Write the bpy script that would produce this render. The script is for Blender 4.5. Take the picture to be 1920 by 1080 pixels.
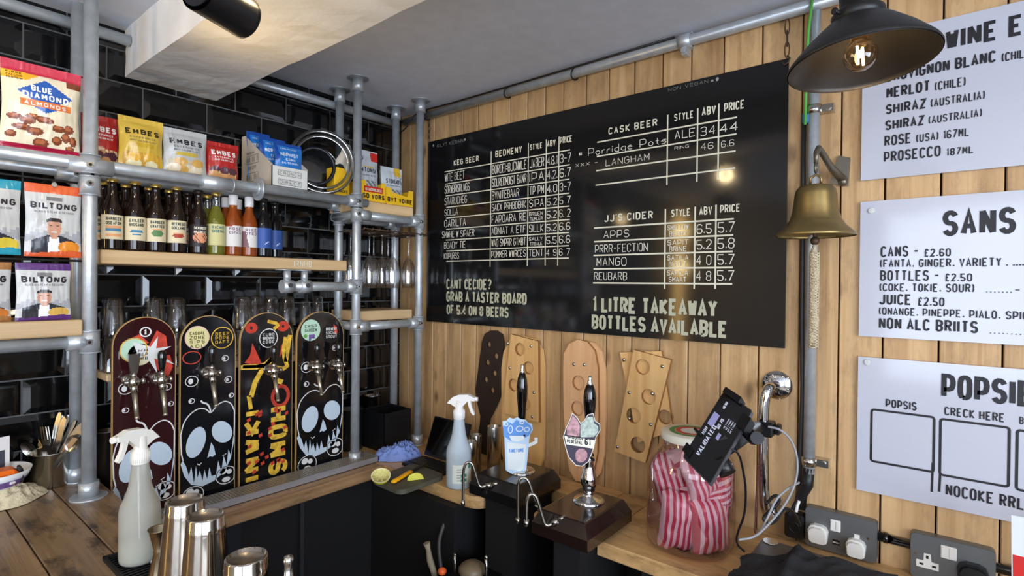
import bpy, bmesh, math, random
from mathutils import Vector, Matrix, noise
random.seed(7)
PI = math.pi
V = Vector
for o in list(bpy.data.objects): bpy.data.objects.remove(o)
S = bpy.context.scene
COL = S.collection

# ---------------- camera, world, lights, exposure ----------------
EYE = V((-1.72, -2.10, 1.60))
FOC = 1010.0
_y, _p, _r = math.radians(39.1), math.radians(-.4), math.radians(.59)
FWD = V((math.cos(_p)*math.cos(_y), math.cos(_p)*math.sin(_y), math.sin(_p)))
_ri = V((math.sin(_y), -math.cos(_y), 0)); _up = _ri.cross(FWD)
RGT = _ri*math.cos(_r) + _up*math.sin(_r)
UPV = -_ri*math.sin(_r) + _up*math.cos(_r)
cam = bpy.data.cameras.new('camera'); co = bpy.data.objects.new('camera', cam); COL.objects.link(co)
cam.sensor_width = 36; cam.lens = 36*FOC/1920; cam.clip_start = .02
m = Matrix((RGT, UPV, -FWD)).transposed().to_4x4(); m.translation = EYE
co.matrix_world = m
S.camera = co
S.view_settings.view_transform = 'Standard'; S.view_settings.look = 'None'
S.view_settings.gamma = 1; S.view_settings.use_curve_mapping = False
S.view_settings.exposure = -0.12
w = bpy.data.worlds.new('world'); S.world = w; w.use_nodes = True
w.node_tree.nodes['Background'].inputs[0].default_value = (.62, .74, 1, 1)
w.node_tree.nodes['Background'].inputs[1].default_value = 2.2

def light(kind, name, loc, power, col, size=.1, size_y=None, aim=None, spot=None, blend=.5):
    l = bpy.data.lights.new(name, kind); l.energy = power; l.color = col
    if kind == 'AREA':
        l.shape = 'RECTANGLE'; l.size = size; l.size_y = size_y or size
    else:
        l.shadow_soft_size = size
    if spot: l.spot_size = spot; l.spot_blend = blend
    o = bpy.data.objects.new(name, l); COL.objects.link(o); o.location = loc
    if aim is not None:
        o.rotation_euler = (V(aim)-V(loc)).to_track_quat('-Z', 'Y').to_euler()
    return o
# daylight through the shop windows behind and to the left of the camera
light('AREA', 'window_light_back', (-2.6, -4.42, 1.55), 132, (.80, .88, 1), 2.6, 1.5, aim=(-2.4, 0, 1.9))
light('AREA', 'window_light_side', (-4.12, -2.6, 1.55), 46, (.80, .88, 1), 1.9, 1.5, aim=(0, -2.2, 1.75))
# ceiling spots of the room
for i, (x, y) in enumerate(((-2.6, -1.5), (-1.2, -2.9), (-.75, -2.9), (-3.2, -3.2))):
    light('SPOT', 'ceiling_spot_light', (x, y, 2.33), 9, (1, .80, .55), .04, aim=(x+.9, y+.6, 0), spot=2.2, blend=.8)
# warm spots: one at the wood wall, one without fixture up at the beam
light('SPOT', 'track_spot_light', (-1.30, -1.17, 2.03), 7, (1, .78, .5), .03, aim=(-.1, -.5, 1.35), spot=1.15, blend=.8)
light('SPOT', 'track_spot_light', (-1.15, -.62, 1.98), 3.2, (1, .72, .36), .03, aim=(-.98, -.80, 2.30), spot=2.6, blend=1)

# calibrated rays: a photo point meets the real plane it lies on
def ray(x, y): return FWD + RGT*((x-960)/FOC) - UPV*((y-540)/FOC)
def onX(x, y, c): d = ray(x, y); return EYE + d*((c-EYE.x)/d.x)
def onY(x, y, c): d = ray(x, y); return EYE + d*((c-EYE.y)/d.y)
def onZ(x, y, c): d = ray(x, y); return EYE + d*((c-EYE.z)/d.z)

# ---------------- materials ----------------
def lin(c):
    return tuple(((v/255)/12.92 if v/255 <= .04045 else ((v/255+.055)/1.055)**2.4) for v in c) + (1,)
MATS = {}
def mat(name, col, rough=.5, metal=0, coat=0, var=0, scale=20, bump=0, bscale=60, stretch=None, emit=None, trans=0, ior=1.45, spec=.5, aniso=0, alpha=None):
    if name in MATS: return MATS[name]
    mt = bpy.data.materials.new(name); mt.use_nodes = True; nt = mt.node_tree; N = nt.nodes; L = nt.links
    b = N['Principled BSDF']; b.inputs['Base Color'].default_value = lin(col)
    b.inputs['Roughness'].default_value = rough; b.inputs['Metallic'].default_value = metal
    b.inputs['Coat Weight'].default_value = coat; b.inputs['Coat Roughness'].default_value = .08
    b.inputs['Specular IOR Level'].default_value = spec
    b.inputs['Transmission Weight'].default_value = trans; b.inputs['IOR'].default_value = ior
    if emit: b.inputs['Emission Color'].default_value = lin(col); b.inputs['Emission Strength'].default_value = emit
    if alpha is not None: b.inputs['Alpha'].default_value = alpha
    tc = N.new('ShaderNodeTexCoord'); src = tc.outputs['Object']
    if stretch:
        mp = N.new('ShaderNodeMapping'); mp.inputs['Scale'].default_value = stretch; L.new(src, mp.inputs[0]); src = mp.outputs[0]
    if var:
        nz = N.new('ShaderNodeTexNoise'); nz.inputs['Scale'].default_value = scale; nz.inputs['Detail'].default_value = 4
        L.new(src, nz.inputs[0])
        mx = N.new('ShaderNodeMix'); mx.data_type = 'RGBA'
        c1 = tuple(max(0, v*(1-var)) for v in col); c2 = tuple(min(255, v*(1+var)) for v in col)
        mx.inputs[6].default_value = lin(c1); mx.inputs[7].default_value = lin(c2)
        cr = N.new('ShaderNodeMapRange'); cr.inputs[1].default_value = .3; cr.inputs[2].default_value = .7
        L.new(nz.outputs[0], cr.inputs[0]); L.new(cr.outputs[0], mx.inputs[0]); L.new(mx.outputs[2], b.inputs['Base Color'])
    if bump:
        n2 = N.new('ShaderNodeTexNoise'); n2.inputs['Scale'].default_value = bscale; n2.inputs['Detail'].default_value = 3
        L.new(src, n2.inputs[0]); bp = N.new('ShaderNodeBump'); bp.inputs['Strength'].default_value = bump; bp.inputs['Distance'].default_value = .01
        L.new(n2.outputs[0], bp.inputs['Height']); L.new(bp.outputs[0], b.inputs['Normal'])
    MATS[name] = mt; return mt

def wood(name, c1, c2, axis='Z', rough=.55, knots=.5, dark=(70, 45, 25), spread=.16, stain=0):
    """plank wood: grain drawn out along one axis, each object its own shade"""
    mt = bpy.data.materials.new(name); mt.use_nodes = True; nt = mt.node_tree; N = nt.nodes; L = nt.links
    b = N['Principled BSDF']; b.inputs['Roughness'].default_value = rough
    tc = N.new('ShaderNodeTexCoord'); oi = N.new('ShaderNodeObjectInfo')
    add = N.new('ShaderNodeVectorMath'); add.operation = 'ADD'
    sc = N.new('ShaderNodeVectorMath'); sc.operation = 'SCALE'; sc.inputs[0].default_value = (37, 53, 71)
    L.new(oi.outputs['Random'], sc.inputs['Scale']); L.new(tc.outputs['Object'], add.inputs[0]); L.new(sc.outputs[0], add.inputs[1])
    def mp(s):
        k = N.new('ShaderNodeMapping'); k.inputs['Scale'].default_value = s; L.new(add.outputs[0], k.inputs[0]); return k.outputs[0]
    i = 'XYZ'.index(axis)
    s = [30, 30, 30]; s[i] = 1.6
    n1 = N.new('ShaderNodeTexNoise'); n1.inputs['Scale'].default_value = 1.0; n1.inputs['Detail'].default_value = 5; n1.inputs['Distortion'].default_value = .6
    L.new(mp(s), n1.inputs[0])
    s2 = [120, 120, 120]; s2[i] = 4
    n2 = N.new('ShaderNodeTexNoise'); n2.inputs['Scale'].default_value = 1.0; L.new(mp(s2), n2.inputs[0])
    mr = N.new('ShaderNodeMapRange'); mr.inputs[1].default_value = .3; mr.inputs[2].default_value = .7; L.new(n1.outputs[0], mr.inputs[0])
    mx = N.new('ShaderNodeMix'); mx.data_type = 'RGBA'; mx.inputs[6].default_value = lin(c1); mx.inputs[7].default_value = lin(c2); L.new(mr.outputs[0], mx.inputs[0])
    # knots
    s3 = [9, 9, 9]; s3[i] = 4.5
    vo = N.new('ShaderNodeTexVoronoi'); vo.inputs['Scale'].default_value = .9; L.new(mp(s3), vo.inputs[0])
    kr = N.new('ShaderNodeMapRange'); kr.inputs[1].default_value = .04; kr.inputs[2].default_value = .16; kr.inputs[3].default_value = knots; kr.inputs[4].default_value = 0
    L.new(vo.outputs['Distance'], kr.inputs[0])
    mk = N.new('ShaderNodeMix'); mk.data_type = 'RGBA'; mk.inputs[7].default_value = lin(dark); L.new(kr.outputs[0], mk.inputs[0]); L.new(mx.outputs[2], mk.inputs[6])
    out = mk.outputs[2]
    if stain:
        s4 = [16, 16, 16]; s4[i] = 6
        n4 = N.new('ShaderNodeTexNoise'); n4.inputs['Scale'].default_value = 1; n4.inputs['Detail'].default_value = 6; n4.inputs['Roughness'].default_value = .7; L.new(mp(s4), n4.inputs[0])
        r4 = N.new('ShaderNodeMapRange'); r4.inputs[1].default_value = .50; r4.inputs[2].default_value = .62; r4.inputs[4].default_value = stain; L.new(n4.outputs[0], r4.inputs[0])
        m4 = N.new('ShaderNodeMix'); m4.data_type = 'RGBA'; m4.inputs[7].default_value = lin(dark); L.new(r4.outputs[0], m4.inputs[0]); L.new(out, m4.inputs[6]); out = m4.outputs[2]
    hs = N.new('ShaderNodeHueSaturation'); L.new(out, hs.inputs['Color'])
    vr = N.new('ShaderNodeMapRange'); vr.inputs[3].default_value = 1-spread; vr.inputs[4].default_value = 1+spread; L.new(oi.outputs['Random'], vr.inputs[0]); L.new(vr.outputs[0], hs.inputs['Value'])
    L.new(hs.outputs[0], b.inputs['Base Color'])
    bp = N.new('ShaderNodeBump'); bp.inputs['Strength'].default_value = .25; bp.inputs['Distance'].default_value = .004; L.new(n2.outputs[0], bp.inputs['Height']); L.new(bp.outputs[0], b.inputs['Normal'])
    MATS[name] = mt; return mt

def glass(name, col=(255, 255, 255), refl=.10, tint=1.0, rough=.02):
    """thin clear glass or plastic: what lies behind shows through, rims and curves reflect"""
    mt = bpy.data.materials.new(name); mt.use_nodes = True; nt = mt.node_tree; N = nt.nodes; L = nt.links
    N.remove(N['Principled BSDF'])
    t = N.new('ShaderNodeBsdfTransparent'); t.inputs[0].default_value = lin(col)
    g = N.new('ShaderNodeBsdfGlossy'); g.inputs['Roughness'].default_value = rough
    lw = N.new('ShaderNodeLayerWeight'); lw.inputs[0].default_value = .32
    mr = N.new('ShaderNodeMapRange'); mr.inputs[3].default_value = refl; mr.inputs[4].default_value = .75; L.new(lw.outputs['Facing'], mr.inputs[0])
    mx = N.new('ShaderNodeMixShader'); L.new(mr.outputs[0], mx.inputs[0]); L.new(t.outputs[0], mx.inputs[1]); L.new(g.outputs[0], mx.inputs[2])
    L.new(mx.outputs[0], N['Material Output'].inputs[0])
    MATS[name] = mt; return mt

GALV = mat('galvanised_steel', (188, 194, 198), .36, .55, var=.06, scale=30, bump=.06, bscale=90)
STEEL = mat('brushed_steel', (190, 188, 182), .22, 1, var=.05)
CHROME = mat('chrome', (225, 225, 225), .06, 1)
DSTEEL = mat('dark_steel', (95, 96, 98), .35, .9)
BLACK = mat('black_plastic', (16, 16, 18), .35)
BGLOSS = mat('black_gloss', (9, 9, 10), .08, coat=.6)
MATTE = mat('black_matte', (14, 14, 15), .7)
LAMPB = mat('lamp_black', (30, 29, 29), .42)
TILE = mat('black_glaze', (9, 9, 10), .05, bump=.05, bscale=9, coat=.3)
GROUT = mat('grout', (96, 96, 94), .9)
WHITE = mat('white_plastic', (232, 232, 230), .35)
PLASTER = mat('white_plaster', (226, 224, 220), .85, bump=.35, bscale=14, var=.03, scale=6)
CEIL = mat('ceiling_paint', (206, 210, 220), .9, bump=.1, bscale=8, var=.02)
WPL = wood('pallet_wood', (170, 132, 88), (206, 170, 122), 'Z', .5, .8, (78, 50, 28), .15, stain=.22)
WDARK = mat('gap_shadow_wood', (38, 24, 14), .9)
SHELFW = wood('shelf_pine', (196, 160, 112), (224, 194, 148), 'X', .5, .4)
SHELFY = wood('shelf_pine_y', (196, 160, 112), (224, 194, 148), 'Y', .5, .4)
BARW = wood('bar_wood', (122, 96, 68), (160, 130, 96), 'Y', .30, .9, (44, 32, 22), .05, stain=.85)
BACKW = wood('back_counter_wood', (140, 108, 76), (178, 144, 104), 'X', .35, .5, (60, 42, 28), .08, stain=.4)
SIDEW = wood('side_counter_wood', (186, 144, 92), (214, 176, 122), 'Y', .35, .6, (70, 46, 26), .05, stain=.45)
PLYW = wood('oak_ply', (205, 158, 98), (228, 186, 126), 'Z', .4, .3, spread=.08)
DECKW = wood('deck_maple', (208, 158, 112), (226, 180, 132), 'Z', .4, .1, spread=.05)
BOARD = mat('chalkboard_vinyl', (21, 21, 22), .10, coat=.3, bump=.015, bscale=3)
SIGN = mat('white_acrylic', (192, 194, 205), .12, coat=.5)
INK = mat('black_ink', (28, 26, 32), .5)
CREAM = mat('cream_print', (222, 218, 196), .6)
CHALK = mat('chalk_pen', (226, 222, 208), .7)
CHALKD = mat('chalk_faint', (150, 152, 150), .7)
BUFF = mat('buff_print', (182, 182, 156), .6)
BRASS = mat('aged_brass', (158, 138, 92), .40, .95, var=.12, scale=12)
RUST = mat('rusty_iron', (92, 72, 56), .6, .7)
ROPE = mat('rope_cotton', (206, 190, 158), .9, bump=.8, bscale=220)
CABLE = mat('cable_grey', (150, 150, 152), .45)
CABLEB = mat('cable_black', (20, 20, 22), .4)
CLEAR = glass('clear_glass')
JARG = glass('jar_plastic', (248, 236, 238), .08)
TUBG = glass('tub_plastic', (196, 200, 203), .24, rough=.12)

# ---------------- mesh building ----------------
class B:
    def __init__(s): s.v = []; s.f = []; s.m = []; s.s = []; s.T = None
    def av(s, p):
        p = V(p)
        if s.T is not None: p = s.T @ p
        s.v.append(tuple(p)); return len(s.v)-1
    def face(s, idx, mi=0, sm=False): s.f.append(tuple(idx)); s.m.append(mi); s.s.append(sm)
    def quad(s, a, b, c, d, mi=0): s.face([s.av(a), s.av(b), s.av(c), s.av(d)], mi)
    def box(s, x0, x1, y0, y1, z0, z1, mi=0, bev=0):
        if bev <= 0:
            i = [s.av(p) for p in ((x0,y0,z0),(x1,y0,z0),(x1,y1,z0),(x0,y1,z0),(x0,y0,z1),(x1,y0,z1),(x1,y1,z1),(x0,y1,z1))]
            for q in ((3,2,1,0),(4,5,6,7),(0,1,5,4),(1,2,6,5),(2,3,7,6),(3,0,4,7)): s.face([i[k] for k in q], mi)
        else:
            X = (x0, x1); Y = (y0, y1); Z = (z0, z1); c = {}
            for a in (0, 1):
                for b in (0, 1):
                    for d in (0, 1):
                        sx, sy, sz = (1, -1)[a]*bev, (1, -1)[b]*bev, (1, -1)[d]*bev
                        c[a,b,d] = (s.av((X[a], Y[b]+sy, Z[d]+sz)), s.av((X[a]+sx, Y[b], Z[d]+sz)), s.av((X[a]+sx, Y[b]+sy, Z[d])))
                        t = c[a,b,d]; s.face(t if (a+b+d) % 2 == 0 else t[::-1], mi)
            def fl(k, A, fixed):
                pass
            s.face([c[0,0,0][0], c[0,0,1][0], c[0,1,1][0], c[0,1,0][0]], mi); s.face([c[1,0,0][0], c[1,1,0][0], c[1,1,1][0], c[1,0,1][0]], mi)
            s.face([c[0,0,0][1], c[1,0,0][1], c[1,0,1][1], c[0,0,1][1]], mi); s.face([c[0,1,0][1], c[0,1,1][1], c[1,1,1][1], c[1,1,0][1]], mi)
            s.face([c[0,0,0][2], c[0,1,0][2], c[1,1,0][2], c[1,0,0][2]], mi); s.face([c[0,0,1][2], c[1,0,1][2], c[1,1,1][2], c[0,1,1][2]], mi)
            for a in (0, 1):
                for b in (0, 1):
                    s.face([c[a,b,0][0], c[a,b,1][0], c[a,b,1][1], c[a,b,0][1]], mi)
                    s.face([c[a,0,b][0], c[a,1,b][0], c[a,1,b][2], c[a,0,b][2]], mi)
                    s.face([c[0,a,b][1], c[1,a,b][1], c[1,a,b][2], c[0,a,b][2]], mi)
    def tube(s, pts, r, n=10, mi=0, caps=True, closed=False, rad=None):
        pts = [V(p) for p in pts]; rings = []; N_ = len(pts); up = None
        for i, p in enumerate(pts):
            if closed: t = pts[(i+1) % N_]-pts[i-1]
            else: t = pts[min(i+1, N_-1)]-pts[max(i-1, 0)]
            t.normalize()
            if up is None:
                up = V((0,0,1)) if abs(t.z) < .9 else V((1,0,0))
            a = up - t*up.dot(t)
            if a.length < 1e-4: a = t.orthogonal()
            a.normalize(); b = t.cross(a); up = a
            rr = rad[i] if rad else r
            rings.append([s.av(p+a*rr*math.cos(2*PI*k/n)+b*rr*math.sin(2*PI*k/n)) for k in range(n)])
        for i in range(N_ if closed else N_-1):
            A, C_ = rings[i], rings[(i+1) % N_]
            for k in range(n): s.face([A[k], A[(k+1) % n], C_[(k+1) % n], C_[k]], mi, True)
        if caps and not closed: s.face(rings[0][::-1], mi); s.face(rings[-1], mi)
    def cyl(s, a, b, r, n=14, mi=0, r2=None): s.tube([a, b], r, n, mi, rad=[r, r if r2 is None else r2])
    def lathe(s, prof, n=20, mi=0, c=(0,0,0), mis=None, a0=0, a1=2*PI, close=True, sq=0):
        """profile [(r,z)...] turned about z"""
        full = abs(a1-a0-2*PI) < 1e-6; R_ = []
        cnt = n if full else n+1
        for r, z in prof:
            row = []
            for k in range(cnt):
                an = a0+(a1-a0)*k/n; q = 1
                if sq: q = 1+sq*(abs(math.cos(2*an))**3-.5)*-1
                row.append(s.av((c[0]+r*q*math.cos(an), c[1]+r*q*math.sin(an), c[2]+z)))
            R_.append(row)
        for i in range(len(prof)-1):
            mm = mis[i] if mis else mi
            for k in range(n if full else n): s.face([R_[i][k], R_[i][(k+1) % cnt], R_[i+1][(k+1) % cnt], R_[i+1][k]], mm, True)
        if close and full:
            if prof[0][0] > 1e-5: s.face(R_[0][::-1], mis[0] if mis else mi)
            if prof[-1][0] > 1e-5: s.face(R_[-1], mis[-1] if mis else mi)
    def sph(s, c, r, n=10, mi=0, sc=(1,1,1)):
        pr = []
        for i in range(n//2+1):
            a = -PI/2+PI*i/(n//2); pr.append((max(1e-5, math.cos(a)), math.sin(a)))
        R_ = []
        for rr, z in pr: R_.append([s.av((c[0]+r*sc[0]*rr*math.cos(2*PI*k/n), c[1]+r*sc[1]*rr*math.sin(2*PI*k/n), c[2]+r*sc[2]*z)) for k in range(n)])
        for i in range(len(pr)-1):
            for k in range(n): s.face([R_[i][k], R_[i][(k+1) % n], R_[i+1][(k+1) % n], R_[i+1][k]], mi, True)
    def prism(s, poly, f, h0, h1, mi=0, side=None):
        """outline [(a,b)] on frame f(a,b,h) given thickness"""
        A = [s.av(f(a, b, h0)) for a, b in poly]; C_ = [s.av(f(a, b, h1)) for a, b in poly]; n = len(poly)
        s.face(A[::-1], mi if side is None else side); s.face(C_, mi)
        for i in range(n): s.face([A[i], A[(i+1) % n], C_[(i+1) % n], C_[i]], mi if side is None else side)
    def flat(s, poly, f, h, mi=0): s.face([s.av(f(a, b, h)) for a, b in poly], mi)
    def ribbon(s, pts, wd, f, h, mi=0, sub=None, closed=False):
        P = [V((p[0], p[1])) for p in pts]
        if sub:
            Q = [P[0]]
            for i in range(1, len(P)):
                k = max(1, int((P[i]-P[i-1]).length/sub))
                for j in range(1, k+1): Q.append(P[i-1].lerp(P[i], j/k))
            P = Q
        n = len(P)
        if n < 2: return
        L_, R_ = [], []
        for i, p in enumerate(P):
            if closed: d0 = (p-P[i-1]); d1 = P[(i+1) % n]-p
            else: d0 = p-P[i-1] if i else P[1]-p; d1 = P[i+1]-p if i < n-1 else p-P[i-1]
            if d0.length < 1e-9: d0 = d1
            if d1.length < 1e-9: d1 = d0
            d0 = d0.normalized(); d1 = d1.normalized()
            n0 = V((-d0.y, d0.x)); n1 = V((-d1.y, d1.x)); mm = n0+n1
            if mm.length < .3: mm = n0
            else: mm = mm.normalized(); mm = mm/max(.5, mm.dot(n0))
            e = V((0, 0))
            a = p+mm*wd/2; b = p-mm*wd/2
            L_.append(s.av(f(a.x, a.y, h))); R_.append(s.av(f(b.x, b.y, h)))
        for i in range(n if closed else n-1): s.face([R_[i], R_[(i+1) % n], L_[(i+1) % n], L_[i]], mi)
    def build(s, name, mats, parent=None, loc=None, off=None, coll=True):
        me = bpy.data.meshes.new(name)
        vs = s.v if off is None else [(a-off[0], b-off[1], c-off[2]) for a, b, c in s.v]
        me.from_pydata(vs, [], s.f)
        if not isinstance(mats, (list, tuple)): mats = [mats]
        for x in mats: me.materials.append(x)
        me.polygons.foreach_set('material_index', s.m); me.polygons.foreach_set('use_smooth', s.s)
        me.update()
        o = bpy.data.objects.new(name, me); COL.objects.link(o)
        if parent: o.parent = parent
        if loc is not None: o.location = loc
        return o
def fix(o):
    bm = bmesh.new(); bm.from_mesh(o.data); bmesh.ops.recalc_face_normals(bm, faces=bm.faces); bm.to_mesh(o.data); bm.free(); return o

def tag(o, label=None, cat=None, group=None, kind=None):
    if label: o['label'] = label
    if cat: o['category'] = cat
    if group: o['group'] = group
    if kind: o['kind'] = kind
    return o
def thing(name, label, cat, loc=(0,0,0), rz=0, group=None, rot=None):
    o = bpy.data.objects.new(name, None); COL.objects.link(o); o.location = loc
    o.rotation_euler = rot if rot else (0, 0, rz); o.empty_display_size = .03
    return tag(o, label, cat, group)
def struct(o): o['kind'] = 'structure'; return o
def dup(root, loc, rz=None, label=None, rot=None, scale=None):
    r = root.copy(); COL.objects.link(r); r.location = loc
    if rz is not None: r.rotation_euler = (0, 0, rz)
    if rot: r.rotation_euler = rot
    if label: r['label'] = label
    if scale: r.scale = scale
    for ch in list(root.children):
        c = ch.copy(); COL.objects.link(c); c.parent = r
        for g in list(ch.children):
            d = g.copy(); COL.objects.link(d); d.parent = c
    return r
def frame(O, u, v):
    O = V(O); u = V(u).normalized(); v = V(v).normalized(); n = u.cross(v)
    return lambda a, b, h=0: O+u*a+v*b+n*h

# ---------------- stroke lettering ----------------
G = {'A':"00 26 40|12 32",'B':"00 06 36 45 44 33 42 41 30 00|03 33",'C':"45 36 16 05 01 10 30 41",'D':"00 06 36 45 41 30 00",
'E':"46 06 00 40|03 33",'F':"46 06 00|03 33",'G':"45 36 16 05 01 10 30 41 43 23",'H':"06 00|46 40|03 43",'I':"00 06",'J':"46 41 30 10 01",
'K':"06 00|46 03 40",'L':"06 00 40",'M':"00 06|06 22|22 46|46 40",'N':"00 06|06 40|40 46",'O':"10 01 05 16 36 45 41 30 10",'P':"00 06 36 45 43 32 02",
'Q':"10 01 05 16 36 45 41 30 10|22 40",'R':"00 06 36 45 44 33 03|23 40",'S':"45 36 16 05 04 13 33 42 41 30 10 01",'T':"06 46|26 20",
'U':"06 01 10 30 41 46",'V':"06 20 46",'W':"06 10|10 25|25 30|30 46",'X':"06 40|00 46",'Y':"06 23 46|23 20",'Z':"06 46 00 40",
'0':"10 01 05 16 36 45 41 30 10",'1':"15 26 20",'2':"05 16 36 45 44 00 40",'3':"05 16 36 45 44 33 42 41 30 10 01|13 33",'4':"30 36 02 42",
'5':"46 06 03 33 42 41 30 10 01",'6':"45 36 16 05 01 10 30 41 42 33 03",'7':"06 46 10",'8':"13 04 05 16 36 45 44 33 13 02 01 10 30 41 42 33",
'9':"01 10 30 41 45 36 16 05 04 13 43",'.':"00 01",',':"11 00",'-':"03 33",'=':"02 32|04 34",'(':"16 05 01 10",')':"06 15 11 00",
'£':"45 36 26 15 10|00 40|03 33",'?':"05 16 36 45 44 22|20 21","'":"06 05",'*':"13 33|22 24",':':"01 02|04 05",'#':"10 15|30 35|02 42|04 44",
'o':"10 01 02 13 23 32 31 20 10",'r':"00 03|02 13 23",'i':"00 03|04 05",'d':"36 30 10 01 02 13 33",'g':"33 13 02 01 10 30|33 3a 1b 0a",
'e':"02 32 23 13 02 01 10 30",'t':"15 11 20|03 23",'s':"33 13 02 22 31 20 00",'~':"03 14 32 43",'"':"05 06"}
def gl(ch):
    out = []
    for st in G[ch].split('|'):
        out.append([(int(t[0]), {'a': -1, 'b': -2}.get(t[1]) if t[1] in 'ab' else int(t[1])) for t in st.split()])
    return out
def text(b, s, f, x, y, h, width=None, cw=.42, th=.14, mi=0, off=.0012, jit=0, sub=None, gap=.22, align='l'):
    """stroke letters of cap height h; width squeezes the whole line to a length; th = stroke as part of h"""
    adv = []; X = 0
    for ci, ch in enumerate(s):
        if ci and s[ci-1] == 'L' and ch in 'TYV': X -= .16*h
        elif ci and s[ci-1] == 'L': X -= .05*h
        adv.append(X)
        wch = 3.6 if ch == ' ' else (max(p[0] for st in gl(ch) for p in st))
        X += wch*cw*h/4 + (gap*h + th*h*.6 if ch != ' ' else 0)
    X -= gap*h + th*h*.6
    k = 1 if width is None else (width-th*h)/max(X, 1e-6)
    x0 = x + th*h/2 - (X*k+th*h if align == 'r' else (X*k+th*h)/2 if align == 'c' else 0)
    hh = h-th*h
    for a, ch in zip(adv, s):
        if ch == ' ': continue
        for st in gl(ch):
            pts = []
            for px, py in st:
                pts.append((x0+(a+px*cw*h/4)*k+random.uniform(-jit, jit)*h, y+th*h/2+py/6*hh+random.uniform(-jit, jit)*h))
            if len(pts) == 2 and abs(pts[0][0]-pts[1][0]) < 1e-6 and abs(pts[0][1]-pts[1][1]) < 1e-6: continue
            if len(pts) > 3 and not jit:
                q = [pts[0]]
                for i in range(1, len(pts)-1):
                    p0, p1, p2 = V(pts[i-1]), V(pts[i]), V(pts[i+1]); a_, c_ = p0-p1, p2-p1
                    if a_.length < 1e-9 or c_.length < 1e-9 or a_.normalized().dot(c_.normalized()) > -.35: q.append(pts[i]); continue
                    k1 = min(.3, .10*h/a_.length); k2 = min(.3, .10*h/c_.length); q += [tuple(p1+a_*k1), tuple(p1+c_*k2)]
                pts = q+[pts[-1]]
            # lengthen ends half a stroke for square terminals
            b.ribbon(pts, th*h*(1 if k > .75 else .85), f, off, mi, sub)
            off += .00001
def sm(P, n=2, closed=False):
    for _ in range(n):
        Q = [] if closed else [P[0]]
        for a, c in (zip(P, P[1:]+P[:1]) if closed else zip(P, P[1:])):
            Q += [(a[0]*.75+c[0]*.25, a[1]*.75+c[1]*.25), (a[0]*.25+c[0]*.75, a[1]*.25+c[1]*.75)]
        P = Q if closed else Q+[P[-1]]
    return P
def ell(cx, cy, rx, ry, n=20, rot=0, a0=0, a1=2*PI):
    return [(cx+rx*math.cos(a)*math.cos(rot)-ry*math.sin(a)*math.sin(rot), cy+rx*math.cos(a)*math.sin(rot)+ry*math.sin(a)*math.cos(rot)) for a in (a0+(a1-a0)*k/n for k in range(n))]
def rrect(x0, x1, y0, y1, r, n=5):
    P = []
    for cx, cy, a in ((x1-r, y1-r, 0), (x0+r, y1-r, PI/2), (x0+r, y0+r, PI), (x1-r, y0+r, 1.5*PI)):
        for k in range(n+1): P.append((cx+r*math.cos(a+PI/2*k/n), cy+r*math.sin(a+PI/2*k/n)))
    return P
def slab(name, outline, holes, f, h0, h1, mats, parent=None):
    """flat slab with holes: triangulated caps plus walls"""
    from mathutils.geometry import delaunay_2d_cdt
    loops = [outline]+holes; vs = []; es = []
    for lp in loops:
        i0 = len(vs); n = len(lp)
        vs += [V(p) for p in lp]; es += [(i0+k, i0+(k+1) % n) for k in range(n)]
    ov, oe, of, _, _, _ = delaunay_2d_cdt(vs, es, [], 0, 1e-6)
    def inside(p, lp):
        c = False; j = len(lp)-1
        for i in range(len(lp)):
            if (lp[i][1] > p[1]) != (lp[j][1] > p[1]) and p[0] < (lp[j][0]-lp[i][0])*(p[1]-lp[i][1])/(lp[j][1]-lp[i][1])+lp[i][0]: c = not c
            j = i
        return c
    b = B(); bot = [b.av(f(p.x, p.y, h0)) for p in ov]; top = [b.av(f(p.x, p.y, h1)) for p in ov]
    for fc in of:
        c = sum((ov[i] for i in fc), V((0, 0)))/len(fc)
        if inside(c, outline) and not any(inside(c, hl) for hl in holes):
            b.face([top[i] for i in fc], 0); b.face([bot[i] for i in fc][::-1], 0)
    for lp in loops:
        for k in range(len(lp)):
            p, q = lp[k], lp[(k+1) % len(lp)]
            b.face([b.av(f(*p, h0)), b.av(f(*q, h0)), b.av(f(*q, h1)), b.av(f(*p, h1))], 1 if len(mats) > 1 else 0)
    return b.build(name, mats, parent)
# ---------------- room shell ----------------
CZ = 2.4135; XL, YB = -4.2, -4.5
b = B(); b.box(XL-.2, .2, YB-.2, .2, -.1, 0); struct(b.build('floor', mat('floor_boards', (150, 136, 120), .6, var=.15, scale=8)))
b = B(); b.box(XL-.2, .2, YB-.2, .2, CZ, CZ+.1); struct(b.build('ceiling', CEIL))
b = B(); b.box(XL-.2, .15, .004, .15, 0, CZ); wl = struct(b.build('wall_left', GROUT))
b = B(); b.box(.012, .15, YB-.2, 0.004, 0, CZ); wr = struct(b.build('wall_right', WDARK))
PAINT = mat('room_paint', (196, 194, 188), .85)
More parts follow.
